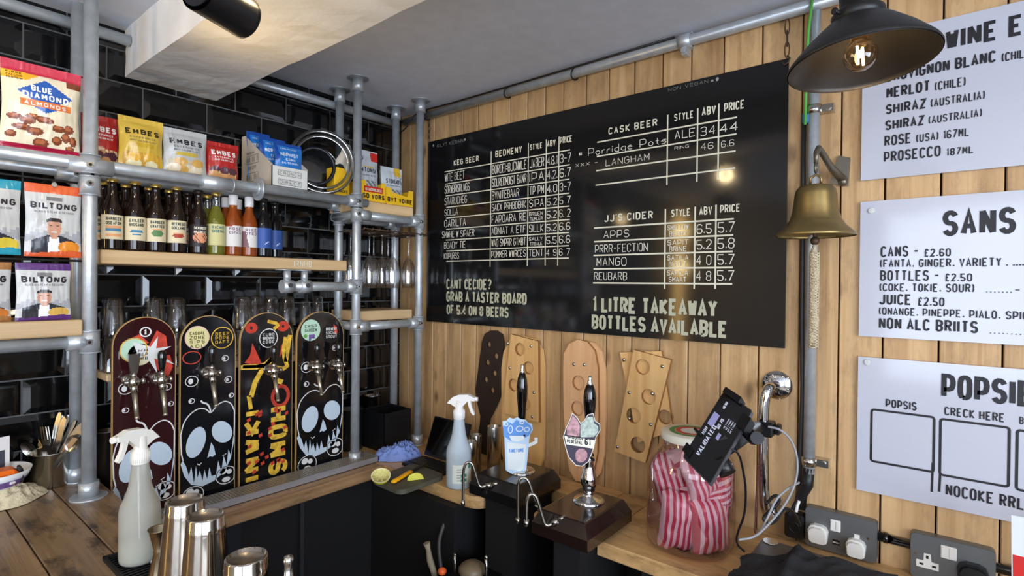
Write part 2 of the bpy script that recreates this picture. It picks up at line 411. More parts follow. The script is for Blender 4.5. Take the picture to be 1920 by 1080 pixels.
# far walls (behind and beside the camera) with the window openings
b = B(); b.box(XL-.1, -4.0, YB-.1, YB, 0, CZ); b.box(-1.2, .1, YB-.1, YB, 0, CZ); b.box(-4.0, -1.2, YB-.1, YB, 0, .75); b.box(-4.0, -1.2, YB-.1, YB, 2.3, CZ)
struct(b.build('wall_back', PAINT))
b = B(); b.box(XL-.1, XL, YB, -3.6, 0, CZ); b.box(XL-.1, XL, -1.6, 0, 0, CZ); b.box(XL-.1, XL, -3.6, -1.6, 0, .75); b.box(XL-.1, XL, -3.6, -1.6, 2.3, CZ)
struct(b.build('wall_side', PAINT))
FR = mat('window_paint', (60, 62, 62), .5); WG = glass('window_glass', (245, 250, 255), .05)
def window(nm, along, c, a0, a1):
    b = B(); f = .05
    def bx(p0, p1, z0, z1, d=.06):
        if along == 'x': b.box(p0, p1, c-d, c, z0, z1)
        else: b.box(c-d, c, p0, p1, z0, z1)
    bx(a0, a1, .75, .75+f); bx(a0, a1, 2.3-f, 2.3); k = 4
    for i in range(k+1): p = a0+(a1-a0-f)*i/k; bx(p, p+f, .75, 2.3)
    o = struct(b.build(nm, FR)); b2 = B(); 
    if along == 'x': b2.box(a0, a1, c-.035, c-.03, .75, 2.3)
    else: b2.box(c-.035, c-.03, a0, a1, .75, 2.3)
    b2.build('pane', WG, o)
window('window_1', 'x', YB-.02, -4.0, -1.2); window('window_2', 'y', XL-.02, -3.6, -1.6)

# glazed metro tiles, one by one
def tile_mesh(wd, hg):
    b = B(); d = .007; e = min(.017, wd*.3)
    o = [(0,0), (wd,0), (wd,hg), (0,hg)]; i = [(e,e), (wd-e,e), (wd-e,hg-e), (e,hg-e)]
    A = [b.av((x, 0, z)) for x, z in o]; A2 = [b.av((x, -.002, z)) for x, z in o]; I = [b.av((x, -d, z)) for x, z in i]
    b.face(I)
    for k in range(4): b.face([A[k], A[(k+1) % 4], A2[(k+1) % 4], A2[k]]); b.face([A2[k], A2[(k+1) % 4], I[(k+1) % 4], I[k]])
    return b
full = None; PX = .2; PZ = .104; gp = .0048
for r in range(-7, 8):
    z = 1.618+PZ*r
    if z < .84: continue
    hgt = min(PZ-gp, CZ-z-.001)
    if hgt < .01: continue
    ph = -.1 if r % 2 else 0
    for c_ in range(0, 11):
        x0 = -PX*(c_+1)+(.1 if r % 2 else 0)-.1+.1; x1 = x0+PX-gp
        if r % 2 == 0: pass
        if x0 > -.02: continue
        wd = min(x1, -.006)-x0
        if x0 < -2.15: continue
        if wd > PX-gp-.001 and hgt > PZ-gp-.001:
            if full is None: full = tile_mesh(wd, hgt).build('tile', TILE, wl); o = full
            else: o = full.copy(); COL.objects.link(o)
        else: o = tile_mesh(wd, hgt).build('tile', TILE, wl)
        o.location = (x0, 0, z+gp/2)
        o.rotation_euler = (random.uniform(-.004, .004), 0, random.uniform(-.006, .006))
# pallet planks of the wood wall, one by one (two tiers below, one above)
edges = [0, -.075, -.16, -.245, -.333, -.427, -.514, -.596, -.695, -.783, -.87, -.956, -1.055, -1.15, -1.247, -1.349, -1.446, -1.549, -1.66, -1.768, -1.865, -1.965, -2.08, -2.198, -2.31, -2.42, -2.53]
for a, c_ in zip(edges, edges[1:]):
    b = B(); t = random.uniform(0, .004)
    b.box(-.012-t, .012, c_+.002, a-.002, .80, CZ-.001, 0, .0022)
    o = b.build('plank', WPL, wr)
# boxed beam under the ceiling
b = B(); b.box(-1.154, -.871, YB, 0, 2.262, CZ)
beam = B()
ny = 60; nx = 6
def bm_n(x, y, z): return noise.noise(V((x*7, y*7, z*7)))*.006
def grid_face(P):
    rows = [[beam.av(q) for q in r] for r in P]
    for i in range(len(rows)-1):
        for j in range(len(rows[0])-1): beam.face([rows[i][j], rows[i][j+1], rows[i+1][j+1], rows[i+1][j]], 0, False)
def bp(x, y, z): return (x+bm_n(x, y, z), y, z+bm_n(y, z, x)*(1 if z < 2.4 else 0))
grid_face([[bp(-1.154+.283*j/nx, YB*i/ny, 2.262) for j in range(nx+1)] for i in range(ny+1)])
for xx in (-1.154, -.871): grid_face([[bp(xx, YB*i/ny, 2.262+.152*j/3) for j in range(4)] for i in range(ny+1)])
o = beam.build('ceiling_beam', PLASTER); struct(o); tag(o, 'white plastered boxed beam running under the ceiling from the tiled wall')
# ---------------- pipe frame ----------------
R0 = .0172; YF, YR = -.265, -.095
XLp, XM, XR = -1.303, -.446, -.12
TB = 1.0; CB = .88
fr = thing('pipe_shelving_frame', 'galvanised steel pipe frame of six uprights and cross rails against the black tiles', 'shelf frame', (-.43, -.18, CB))
def fp(name, bb, m_=GALV): return fix(bb.build(name, m_, fr, off=fr.location))
posts = [(XLp, YF, TB), (XLp+.008, YR, TB), (XM, YF, CB), (XM+.03, YR, CB), (XR, YF, CB), (XR, YR, CB)]
for x, y, z0 in posts:
    b = B(); b.cyl((x, y, z0), (x, y, CZ), R0, 18); fp('post', b)
    b = B(); b.cyl((x, y, CZ-.004), (x, y, CZ), .042, 24); b.cyl((x, y, CZ-.055), (x, y, CZ-.004), .0225, 18)
    if x > -1: fp('ceiling_flange', b)
    b = B(); b.cyl((x, y, z0), (x, y, z0+.005), .043 if (y == YF and x < -.2) else .025, 24); b.cyl((x, y, z0+.005), (x, y, z0+.045), .0235, 18); fp('base_flange', b)
def rail(p, q, n='rail', r=R0): b = B(); b.cyl(p, q, r, 16); fp(n, b)
rail((-1.95, YF, 1.912), (-.40, YF, 1.922)); rail((-1.95, YR, 1.912), (-.40, YR, 1.922))
rail((-1.95, YF, 1.431), (XLp, YF, 1.431)); rail((-1.95, YR, 1.431), (XLp, YR, 1.431))
for z in (1.872, 1.424):
    rail((XM, YF, z), (XR, YF, z)); rail((XM, YR, z), (XR, YR, z)); rail((XM+.01, YF, z), (XM+.01, YR, z)); rail((XR, YF, z), (XR, YR, z))
rail((XM, YF, 1.584), (-.74, YF, 1.584)); rail((-1.95, -.06, 2.363), (-1.157, -.06, 2.363), 'top_rail'); rail((-.868, -.06, 2.352), (-.10, -.06, 2.352), 'top_rail')
def coupler(x, y, z, ax=(1, 0, 0), lens=.05, two=True):
    b = B(); b.cyl((x, y, z-.03), (x, y, z+.03), .0235, 18)
    for e in (-.031, .028): b.cyl((x, y, z+e), (x, y, z+e+.003), .025, 18)
    a = V(ax); p = V((x, y, z))
    b.cyl(p-a*(lens if two else 0), p+a*lens, .0228, 16)
    o = fp('coupler', b)
    b = B(); b.cyl((x-.006, y-.022, z), (x-.006, y-.0285, z), .0085, 10, 0); b.cyl((x-.006, y-.0285, z), (x-.006, y-.0288, z), .0045, 6, 1)
    s = b.build('set_screw', [STEEL, BLACK], o, off=fr.location)
coupler(XLp, YF, 1.912); coupler(XLp, YF, 1.862, (0, .7, 0), .03, False); coupler(XLp+.008, YR, 1.912)
coupler(XLp, YF, 1.431, (-1, 0, 0), .05, False); coupler(XLp+.008, YR, 1.431, (-1, 0, 0), .05, False)
for z in (1.872, 1.424):
    coupler(XM, YF, z, (1, 0, 0), .055, False); coupler(XR, YF, z, (-1, 0, 0), .055, False); coupler(XM+.03, YR, z, (1, 0, 0), .05, False); coupler(XR, YR, z, (-1, 0, 0), .05, False)
coupler(XM, YF, 1.584, (-1, 0, 0), .05, False); coupler(XM, YF, 1.922, (-1, 0, 0), .045, False); coupler(XM+.03, YR, 1.922, (-1, 0, 0), .045, False)
# joint sleeve, open collar and edge-on flange disc on the long front rail
b = B(); b.cyl((-1.02, YF, 1.914), (-.93, YF, 1.915), .0225, 16); b.cyl((-.93, YF, 1.915), (-.926, YF, 1.915), .0245, 16); fp('rail_sleeve', b)
b = B(); b.cyl((-.842, YF, 1.916), (-.836, YF, 1.916), .040, 24); b.cyl((-.850, YF, 1.916), (-.842, YF, 1.916), .024, 16); fp('flange_disc', b)
for x in (-.735, -.668):
    b = B(); b.cyl((x, YF, 1.601), (x, YF, 1.640), .0125, 12); b.cyl((x-.02, YF, 1.584), (x+.02, YF, 1.584), .0232, 16); b.cyl((x, YF+.02, 1.6405), (x, YF+.02, 1.645), .032, 20); o = fp('shelf_prop', b)
    b = B(); b.cyl((x, YF-.022, 1.588), (x, YF-.029, 1.588), .008, 10); b.build('set_screw', DSTEEL, o, off=fr.location)
for z, x0, x1 in ((1.866, -1.95, XLp), (2.158, -1.95, XLp), (1.652, -1.95, XLp)):
    b = B(); b.cyl((x0, YF+.03, z), (x1+.01, YF+.03, z), .003, 6); fp('hanging_wire', b, DSTEEL)

# pipe along the top of the wood wall, its clips, and the vertical pipe
wp = thing('wall_pipe', 'galvanised conduit pipe running high along the wood wall under the ceiling', 'pipe', (-.04, -.9, 2.39))
b = B(); b.cyl((-.04, -.06, 2.372), (-.04, -2.55, 2.385), R0, 18); b.build('pipe', GALV, wp, off=wp.location)
for y in (-1.436, -2.2):
    b = B(); b.cyl((-.04, y-.02, 2.38), (-.04, y+.02, 2.38), .023, 16); b.box(-.05, -.02, y-.008, y+.008, 2.335, 2.36); b.cyl((-.05, y, 2.345), (-.06, y, 2.345), .008, 10); b.box(-.03, -.012, y-.02, y+.02, 2.36, 2.41); fix(b.build('pipe_clip', GALV, wp, off=wp.location))
for y in (-.22, -.70, -1.02):
    b = B(); b.tube([(-.04+.021*math.cos(a), y+.003*math.sin(a*2), 2.374+.021*math.sin(a)) for a in [2*PI*k/12 for k in range(12)]], .0025, 6, closed=True); b.build('cable_tie', CABLEB, wp, off=wp.location)
b = B(); pts = [(-.10, -.10, 2.30), (-.10, -.14, 2.315), (-.075, -.17, 2.375), (-.045, -.22, 2.400), (-.042, -.35, 2.398), (-.042, -.8, 2.399), (-.04, -1.4, 2.404)]
b.tube(pts, .0035, 6); b.build('cable', CABLEB, wp, off=wp.location)
vp = thing('vertical_pipe', 'galvanised vertical conduit pipe behind the brass bell', 'pipe', (-.04, -1.803, 1.10))
b = B(); b.cyl((-.04, -1.803, 1.085), (-.04, -1.803, 2.36), .0145, 18); b.build('pipe', GALV, vp, off=vp.location)
for z in (1.118, 2.09):
    b = B(); b.cyl((-.04, -1.803, z-.012), (-.04, -1.803, z+.012), .019, 16); b.box(-.042, -.012, -1.85, -1.803, z-.01, z+.01); b.cyl((-.042, -1.838, z), (-.048, -1.838, z), .007, 10); fix(b.build('pipe_clip', STEEL, vp, off=vp.location))
b = B(); b.tube([(-.06, -1.80, 2.40), (-.062, -1.79, 2.30), (-.06, -1.787, 2.18), (-.05, -1.783, 2.05)], .004, 6); b.build('earth_wire', mat('green_wire', (90, 170, 70), .5), vp, off=vp.location)
b = B(); b.tube([(-.03, -1.776, 2.06), (-.03, -1.777, 1.9), (-.03, -1.779, 1.5), (-.028, -1.782, 1.3), (-.03, -1.779, 1.12), (-.03, -1.778, 1.03)], .006, 8); b.build('cable', mat('cable_dark', (48, 48, 50), .45), vp, off=vp.location)
b = B(); b.box(-.05, -.02, -1.795, -1.775, 2.055, 2.085, 0, .004); b.build('blue_clip', mat('blue_clip', (70, 130, 190), .4), vp, off=vp.location)
b = B(); b.tube([(-.04, -1.803, 1.10), (-.04, -1.80, 1.05), (-.035, -1.785, 1.02), (-.035, -1.78, .98)], .015, 10); b.build('flexible_duct', CABLEB, vp, off=vp.location)

# ---------------- shelf planks ----------------
def plank_thing(name, label, x0, x1, y0, y1, z0, z1, m_=SHELFW, bev=.003):
    b = B(); b.box(x0, x1, y0, y1, z0, z1, 0, bev); o = b.build(name, m_, off=(x0, y0, z0), loc=(x0, y0, z0)); tag(o, label, 'shelf'); return o
sh = plank_thing('shelf_plank', 'long pale wooden shelf plank carrying the row of bottles', -1.274, -.477, -.247, -.03, 1.646, 1.686)
b = B(); f = frame((-.70, -.2475, 1.655), (1, 0, 0), (0, 0, 1)); text(b, 'IRNHB', f, 0, 0, .023, width=.07, th=.12, mi=0); b.build('painted_letters', CREAM, sh, off=(-1.274, -.247, 1.646))
plank_thing('shelf_plank', 'short wooden shelf plank under the yellow snack boxes', -.427, -.139, -.245, -.04, 1.893, 1.936)
plank_thing('shelf_plank', 'short empty wooden shelf plank below the hanging wine glasses', -.415, -.139, -.245, -.04, 1.4435, 1.484)
plank_thing('shelf_plank', 'wooden shelf plank at the left edge below the purple biltong pack', -1.95, -1.322, -.285, -.05, 1.4495, 1.492)
plank_thing('glass_shelf', 'narrow dark wooden ledge behind the tap boards holding stacked tumblers', -1.235, -.48, -.15, -.012, 1.295, 1.318)

# ---------------- counters ----------------
bar = thing('bar_counter', 'worn brown plank bar counter in the left foreground', 'counter', (-1.6, -.8, 0))
xs = [-2.3, -2.08, -1.87, -1.665, -1.462, -1.352, -1.247]
for a, c_ in zip(xs, xs[1:]):
    b = B(); b.box(a+.0012, c_-.0012, -1.75, -.012, .955, 1.0, 0, .002); b.build('plank', BARW, bar, off=bar.location)
b = B(); b.box(-2.3, -1.26, -1.72, -.02, 0, .955); b.build('cabinet', MATTE, bar, off=bar.location)
bk = thing('back_counter', 'brown wooden back counter plank under the drip tray', 'counter', (-.8, -.2, 0))
for y0, y1 in ((-.378, -.215), (-.213, -.012)):
    b = B(); b.box(-1.244, -.392, y0, y1, .838, .88, 0, .004); b.build('plank', BACKW, bk, off=bk.location)
NAVY = mat('cabinet_navy', (22, 28, 34), .5)
b = B(); b.box(-1.244, -.42, -.34, -.012, 0, .838); b.build('cabinet', MATTE, bk, off=bk.location)
b = B(); b.box(-1.24, -.93, -.352, -.341, .1, .838); b.build('side_panel', NAVY, bk, off=bk.location)
b = B(); b.box(-.73, -.715, -.36, -.341, .1, .836, 0, .002); b.build('trim_strip', mat('trim_grey', (48, 48, 50), .4), bk, off=bk.location)
sd = thing('side_counter', 'pale wooden worktop running along the wood wall with rounded cut-outs', 'counter', (-.2, -1, 0))
f = lambda a, c_, h: (a, c_, h)
def arcp(cx, cy, r, a0, a1, n=6): return [(cx+r*math.cos(a0+(a1-a0)*k/n), cy+r*math.sin(a0+(a1-a0)*k/n)) for k in range(n+1)]
P1 = [(-.0175, -.0175), (-.39, -.0175)] + arcp(-.33, -.83, .06, PI, 1.5*PI) + [(-.0175, -.89)]
b = B(); b.prism(P1, f, .838, .88); fix(b.build('worktop', SIDEW, sd, off=sd.location))
b = B(); b.box(-.16, -.0175, -1.09, -.8905, .838, .88, 0, .002); b.build('worktop', SIDEW, sd, off=sd.location)
P2 = arcp(-.34, -1.14, .05, PI, .5*PI) + [(-.0175, -1.09), (-.0175, -1.23), (-.39, -1.23)]
b = B(); b.prism(P2, f, .838, .88); fix(b.build('worktop', SIDEW, sd, off=sd.location))
b = B(); b.box(-.19, -.0175, -1.335, -1.231, .838, .88, 0, .002); b.build('worktop', SIDEW, sd, off=sd.location)
b = B(); b.box(-.39, -.0175, -2.6, -1.336, .838, .88, 0, .003); b.build('worktop', SIDEW, sd, off=sd.location)
b = B(); b.box(-.12, -.0175, -2.6, -.03, 0, .838); b.build('back_panel', MATTE, sd, off=sd.location)
b = B(); b.box(-.42, -.12, -.80, -.10, 0, .836); b.build('cabinet', MATTE, sd, off=sd.location)
b = B(); b.box(-.36, -.12, -2.6, -1.46, 0, .836); b.build('cabinet', MATTE, sd, off=sd.location)
# ---------------- menu board ----------------
FW = frame((-.026, 0, 0), (0, -1, 0), (0, 0, 1))          # face of the menu board, a = -Y, b = Z
def pw(x, y, c=-.026): p = onX(x, y, c); return (-p.y, p.z)
mb = thing('menu_board', 'large black menu board with beer and cider lists on the wood wall', 'menu board', (-.02, -1.0, 1.42))
a0, a1 = pw(803, 265)[0], pw(1475, 400)[0]; z0, z1 = 1.424, 2.255
b = B(); b.prism([(a0, z0), (a1, z0), (a1, z1), (a0, z1)], FW, -.006, 0); fix(b.build('panel', BOARD, mb, off=mb.location))
def ftext(b, s, bl, tr, f=FW, c=-.026, th=.14, mi=0, jit=0, cw=.42, off=.0012):
    A = pw(*bl, c); D = pw(*tr, c)
    text(b, s, f, A[0], A[1], D[1]-A[1], D[0]-A[0], cw, th, mi, off, jit)
def ft2(b, s, x, yb, yt, x1, f=FW, c=-.026, th=.14, gap=.22):
    A = pw(x, yb, c); T_ = pw(x, yt, c); D = pw(x1, yb, c)
    text(b, s, f, A[0], A[1], T_[1]-A[1], D[0]-A[0], .42, th, 0, .0012, 0, gap=gap)
def fline(b, p, q, t, f=FW, c=-.026, mi=0, off=.0008):
    b.ribbon([pw(*p, c), pw(*q, c)], t, f, off, mi)
b = B(); T = .0042
L1 = [(834, 325), (835, 348), (836, 371), (837, 392.5), (837, 412), (837, 433), (836.5, 452), (837, 472), (837, 491)]
R1 = [(1069, 278), (1068.5, 305.7), (1068, 331.7), (1068, 358), (1068, 383), (1068.5, 408), (1067.5, 434), (1067, 459), (1067, 482.5)]
def hline(b, p, q, t):
    A, D = pw(*p), pw(*q); z = (A[1]+D[1])/2; b.ribbon([(A[0], z), (D[0], z)], t, FW, .0008); return z
rows1 = [hline(b, p, q, T) for p, q in zip(L1, R1)]
def vline(b, p, q, t=T):
    A, D = pw(*p), pw(*q); a = (A[0]+D[0])/2; b.ribbon([(a, A[1]), (a, D[1])], t, FW, .001); return a
cols1 = [vline(b, (918.5, 284), (922, 500)), vline(b, (988, 269), (992, 499)), vline(b, (1022, 262), (1025, 498)), vline(b, (1046, 257), (1048.5, 498))]
rows2 = [hline(b, p, q, .0048) for p, q in (((1120, 268), (1382, 218.5)), ((1119, 294.5), (1381, 250)), ((1118, 321.5), (1379.5, 281.5)), ((1117, 348.5), (1378.5, 314)))]
cols2 = [vline(b, (1253, 215), (1250, 347), .0045), vline(b, (1309.5, 203), (1306, 341), .0045), vline(b, (1349.5, 194), (1345, 337), .0045)]
rows3 = [hline(b, p, q, .0052) for p, q in (((1114, 428), (1376, 410)), ((1114, 453), (1375, 441)), ((1113, 478.6), (1374, 472)), ((1113, 504), (1374, 502)), ((1112, 530), (1373, 533)))]
cols3 = [vline(b, (1249, 392), (1245, 541.7), .005), vline(b, (1304.5, 387.5), (1301, 541.7), .005), vline(b, (1343.3, 384), (1340.5, 541.7), .005)]
b.build('table_rules', CREAM, mb, off=mb.location)
for s, x, yb, yt, x1 in (('KEG BEER', 851, 311, 300.5, 898), ('BEDMENY', 929, 295.5, 283, 979), ('STYLE', 994, 282, 271, 1017), ('ABV', 1026, 276, 264, 1042), ('PRICE', 1050, 270.5, 257.5, 1073),
        ('CASK BEER', 1141, 253, 240, 1232.5), ('STYLE', 1264, 228, 214, 1300.5), ('ABV', 1316, 218, 202, 1342.5), ('PRICE', 1357.5, 210.5, 194, 1396),
        ("JJ'S CIDER", 1133, 416.7, 402.8, 1224.5), ('STYLE', 1258.6, 407.5, 392.8, 1294.7), ('ABV', 1311, 404, 388, 1335.5), ('PRICE', 1350, 400, 384.5, 1388)):
    b = B(); ft2(b, s, x, yb, yt, x1, th=.17); b.build('printed_heading', CREAM, mb, off=mb.location)
def cell(b, s, x0, x1, z, h, th=.085, wd=None, jit=.012):
    text(b, s, FW, x0, z, h, wd, .62, th, 0, .0012, jit)
b = B(); al = pw(833, 340)[0]+.004
names = ['WITE BEET', 'SORWBRISRLNGS', 'STARUCHEG', 'SOLLA', 'OARILTA', 'SMWHE W SIPAER', 'BOADY TIE', 'KOPURSS']
nw = [.125, .155, .14, .085, .135, .20, .135, .095]
brew = ['BORDEI=BJCNWLE', 'SOLREDMOIST BANR', 'BVNITEBAAR', 'SACX PRHBDBHK', 'FAPOARA RE', 'ADNIAT A ETF', 'WAD SNPRR GTMBT', 'POMMER WWRCES']
sty = ['JABER', 'IPA', 'TP PM', 'SIPA', None, 'SILLK', None, 'TENT']
abv = ['4.8.1', '4.2.', '4.0', '5.2', '5.2', '5.2', '5.5', '4 9']
prc = ['3-7', '6.7', '3-7', '5 7', '6. 2', '6.6', '6.6', '6 7']
for i in range(8):
    b = B(); z = rows1[i+1]+.010; h = rows1[i]-rows1[i+1]-.018
    cell(b, names[i], al+(-.014 if i == 5 else 0), 0, z, h, wd=nw[i])
    cell(b, brew[i], cols1[0]+.006, 0, z, h, wd=(cols1[1]-cols1[0]-.014)*(.8 if i == 2 else 1))
    if sty[i]: cell(b, sty[i], cols1[1]+.007, 0, z, h, wd=(cols1[2]-cols1[1]-.016))
    else:
        s2 = ('BRUEN', 'TUNLER') if i == 4 else ('SALLY', 'TTBALE')
        cell(b, s2[0], cols1[1]+.007, 0, z+h*.5, h*.45, .12, cols1[2]-cols1[1]-.02); cell(b, s2[1], cols1[1]+.012, 0, z-.003, h*.42, .12, cols1[2]-cols1[1]-.026)
    cell(b, abv[i], cols1[2]+.005, 0, z, h*.9, wd=(cols1[3]-cols1[2]-.011))
    cell(b, prc[i], cols1[3]+.005, 0, z, h*.95, wd=.05)
    b.build('chalk_row', CHALK, mb, off=mb.location)
b = B()
def hand(s, bl, tr, th=.08, jit=.012, bb=None): ftext(bb or b, s, bl, tr, th=th, jit=jit, cw=.6)
hand('Porridge Pots', (1103, 293), (1250, 253), .07); hand('LANGHAM', (1136, 312), (1218, 287)); hand('XXX -', (1079, 314), (1121, 301), .09)
hand('#', (1085, 293), (1092, 284), .15); hand('ALE', (1265, 262), (1304, 239), .09); hand('34', (1313, 256), (1342, 234), .08); hand('44', (1350, 250), (1384, 228), .12)
hand('RING', (1265, 281), (1292, 271), .1); hand('46', (1314, 282), (1338, 266)); hand('6.6', (1352, 277), (1377, 261))
for k, (s, cw_) in enumerate((('APPS', .9), ('PRRR-FECTION', 1), ('MANGO', .8), ('REUBARB', .8))):
    pass
hand('APPS', (1132, 447), (1180, 430)); hand('PRRR-FECTION', (1116, 474), (1215, 455)); hand('MANGO', (1119, 499), (1175, 482)); hand('REUBARB', (1114, 525), (1176, 510))
for i, (u, d) in enumerate((('SMELLOW', 'BERRY'), ('SAPIT', 'BRINE'), ('SATILA', 'BLEDLT'), ('SAFILA', 'SMAAT'))):
    zt = rows3[i]; g_h = zt-rows3[i+1]; cw_ = cols3[1]-cols3[0]; cell(b, u, cols3[0]+.008, 0, zt-g_h*.48, g_h*.34, .12, cw_*.72); cell(b, d, cols3[0]+.014, 0, zt-g_h*.90, g_h*.34, .12, cw_*.6)
for i, (u, d) in enumerate((('6.5', '5.7'), ('5.2', '5.8'), ('4 0', '5.7'), ('4 8', '5.7'))):
    g_h = rows3[i]-rows3[i+1]; z = rows3[i+1]+g_h*.18; cell(b, u, cols3[1]+.006, 0, z, g_h*.62, .09, (cols3[2]-cols3[1])*.72); cell(b, d, cols3[2]+.006, 0, z, g_h*.66, .09, (cols3[2]-cols3[1])*.78)
b.build('chalk_rows', CHALK, mb, off=mb.location)
b = B(); hand('KILYT KEBAIN', (820, 277), (869, 260), .07, bb=b); hand('NON VEGAN', (1253, 172), (1328, 149), .07, bb=b); hand('=', (1332, 156), (1339, 147), .2, bb=b)
for px in ((813, 273), (872, 262), (1345, 148.5)): a, c_ = pw(*px); b.flat(ell(a, c_, .005, .006, 10), FW, .001)
b.build('chalk_writing', CHALKD, mb, off=mb.location)
b = B()
for s, x, yb, yt, x1, th in (('CANT CECIDE?', 837, 542.5, 522.5, 922, .19), ('GRAB A TASTER BOARD', 837, 565.5, 546, 988, .19), ('OF 5.4 ON 8 BEERS', 837.5, 589, 571, 954, .19), ('1 LITRE TAKEAWAY', 1109.5, 585, 556, 1345.5, .20), ('BOTTLES AVAILABLE', 1109.5, 616.7, 589.4, 1365, .20)):
    b = B(); ft2(b, s, x, yb, yt, x1, th=th, gap=.18); b.build('printed_slogan', BUFF, mb, off=mb.location)
# chains and hook
def chain(name, label, px, py0, x, zt, zb):
    y = onX(px, py0, x).y
    t = thing(name, label, 'chain', (x, y, zb)); n = max(2, int((zt-zb)/.026)); 
    for k in range(n):
        b = B(); z = zt-(k+.5)*(zt-zb)/n; L_ = (zt-zb)/n*.72
        e = ell(0, 0, .006, L_, 12)
        b.tube([(x+(a if k % 2 else 0), y+(0 if k % 2 else a), z+c_) for a, c_ in e], .0017, 5, closed=True); b.build('link', RUST, t, off=t.location)
    return t
chain('hanging_chain', 'small rusty chain holding the left corner of the menu board', 805, 240, -.022, 2.36, 2.252)
hc = chain('hanging_chain', 'rusty chain with a hook holding the right corner of the menu board', 1476, 60, -.03, 2.36, 2.262)
b = B(); y = hc.location.y; b.tube([(-.03, y, 2.262), (-.03, y-.008, 2.252), (-.03, y-.004, 2.242), (-.03, y+.006, 2.236), (-.03, y+.012, 2.246)], .0022, 6); b.build('hook', RUST, hc, off=hc.location)

# ---------------- white signs ----------------
def sign(name, label, cat, zt, zb, skew=0):
    t = thing(name, label, cat, (-.02, -2.2, zb)); o = None
    al_ = 1.913; ar = 2.55
    b = B(); b.prism([(al_, zb), (ar, zb), (ar, zt), (al_, zt)], FS, -.005, 0); fix(b.build('panel', SIGN, t, off=t.location)); return t
FS = frame((-.024, 0, 0), (0, -1, 0), (0, 0, 1)); CS = -.024
def st(b, s, bl, tr, th=.17): ftext(b, s, bl, tr, FS, CS, th, cw=.44)
s1 = sign('wine_sign', 'upper white acrylic sign listing wines in black capitals', 'sign', 2.262, 1.885)
b = B()
for s, x, yb, yt, x1, th in (
    ('WINE E', 1772.7, 95, 58, 1918, 0.18),
    ('SAUVIGNON BLANC', 1661, 155, 135, 1867, 0.17),
    ('(CHILE)', 1878, 117, 100, 1938, 0.15),
    ('MERLOT', 1662, 185, 165, 1744, 0.17),
    ('(CHILE)', 1752.7, 171, 154, 1810.7, 0.15),
    ('SHIRAZ', 1661, 215, 196.7, 1736.7, 0.17),
    ('(AUSTRALIA)', 1745, 202, 186, 1846.7, 0.15),
    ('SHIRAZ', 1660, 245, 226.7, 1733, 0.17),
    ('(AUSTRALIA)', 1741, 233, 218, 1841, 0.15),
    ('ROSE', 1658, 275, 255, 1709, 0.17),
    ('(USA) 167ML', 1717.7, 267.7, 252, 1817.7, 0.15),
    ('PROSECCO', 1657, 305, 285, 1764, 0.17),
    ('187ML', 1773, 293, 279, 1825.7, 0.15)):
    b = B(); ft2(b, s, x, yb, yt, x1, FS, CS, th); b.build('text_line', INK, s1, off=s1.location)
s2 = sign('soft_drinks_sign', 'middle white acrylic sign with soft drink prices in pounds', 'sign', 1.828, 1.472)
b = B()
for s, x, yb, yt, x1, th in (
    ('SANS', 1766, 444, 395, 1906, 0.2),
    ('CANS -', 1650.7, 482.7, 461.7, 1723, 0.17),
    ('£2.60', 1732, 481.7, 466.7, 1783, 0.16),
    ('(FANTA, GINGER, VARIETY . ....', 1650, 501.7, 486.7, 1920, 0.15),
    ('BOTTLES -', 1650, 526.7, 506.7, 1761.7, 0.17),
    ('£2.50', 1771, 527.7, 512.7, 1823, 0.16),
    ('(COKE, TOKIE, SOUR)', 1649, 546, 531, 1827, 0.15),
    ('.......-', 1849, 549, 537, 1913, 0.15),
    ('JUICE', 1648, 570.7, 550.7, 1709, 0.17),
    ('£2.50', 1720, 573.3, 557, 1771, 0.16),
    ('(ONANGE, PINEPPE, PIALO, SPICE)', 1648, 590, 576, 1950, 0.15),
    ('NON ALC BRIITS', 1647.7, 616, 595, 1834, 0.17),
    ('........', 1856, 626, 614, 1915, 0.15)):
    b = B(); ft2(b, s, x, yb, yt, x1, FS, CS, th); b.build('text_line', INK, s2, off=s2.location)
s3 = sign('popsicle_sign', 'lower white acrylic sign with black outlined boxes', 'sign', 1.417, 1.062)
b = B()
for s, x, yb, yt, x1, th in (
    ('POPSIE', 1763.6, 746, 699, 1940, 0.2),
    ('POPSIS', 1660.5, 763, 747.5, 1719, 0.16),
    ('CRECK HERE', 1770.6, 778, 762, 1884, 0.15),
    ('BOOK', 1911, 795, 780.6, 1950, 0.15),
    ('NOCOKE RRLS', 1772.6, 928, 906, 1938, 0.17)):
    b = B(); ft2(b, s, x, yb, yt, x1, FS, CS, th); b.build('text_line', INK, s3, off=s3.location)
b = B()
def rbox(x0, yt, yb, x1):
    A, D = pw(x0, yb, CS), pw(x1, yt, CS); b.ribbon(rrect(A[0], D[0], A[1], pw(x0, yt, CS)[1], .006, 3), .0055, FS, .0009, closed=True)
rbox(1633, 767, 864, 1752); rbox(1762, 785, 889.5, 1893); rbox(1905.5, 806, 917.5, 2010)
fline(b, (1749, 868), (1747, 922), .005, FS, CS); fline(b, (1763, 888), (1761, 922), .005, FS, CS)
b.build('outlined_boxes', INK, s3, off=s3.location)
for t, zz in ((s1, None), (s2, (1635, 395)), (s3, (1627, 679))):
    if zz:
        a, c_ = pw(*zz, CS); b = B(); b.cyl(FS(a, c_, 0), FS(a, c_, .004), .0075, 14); b.cyl(FS(a, c_, .004), FS(a, c_, .006), .0035, 10); b.build('screw_cap', STEEL, t, off=t.location)

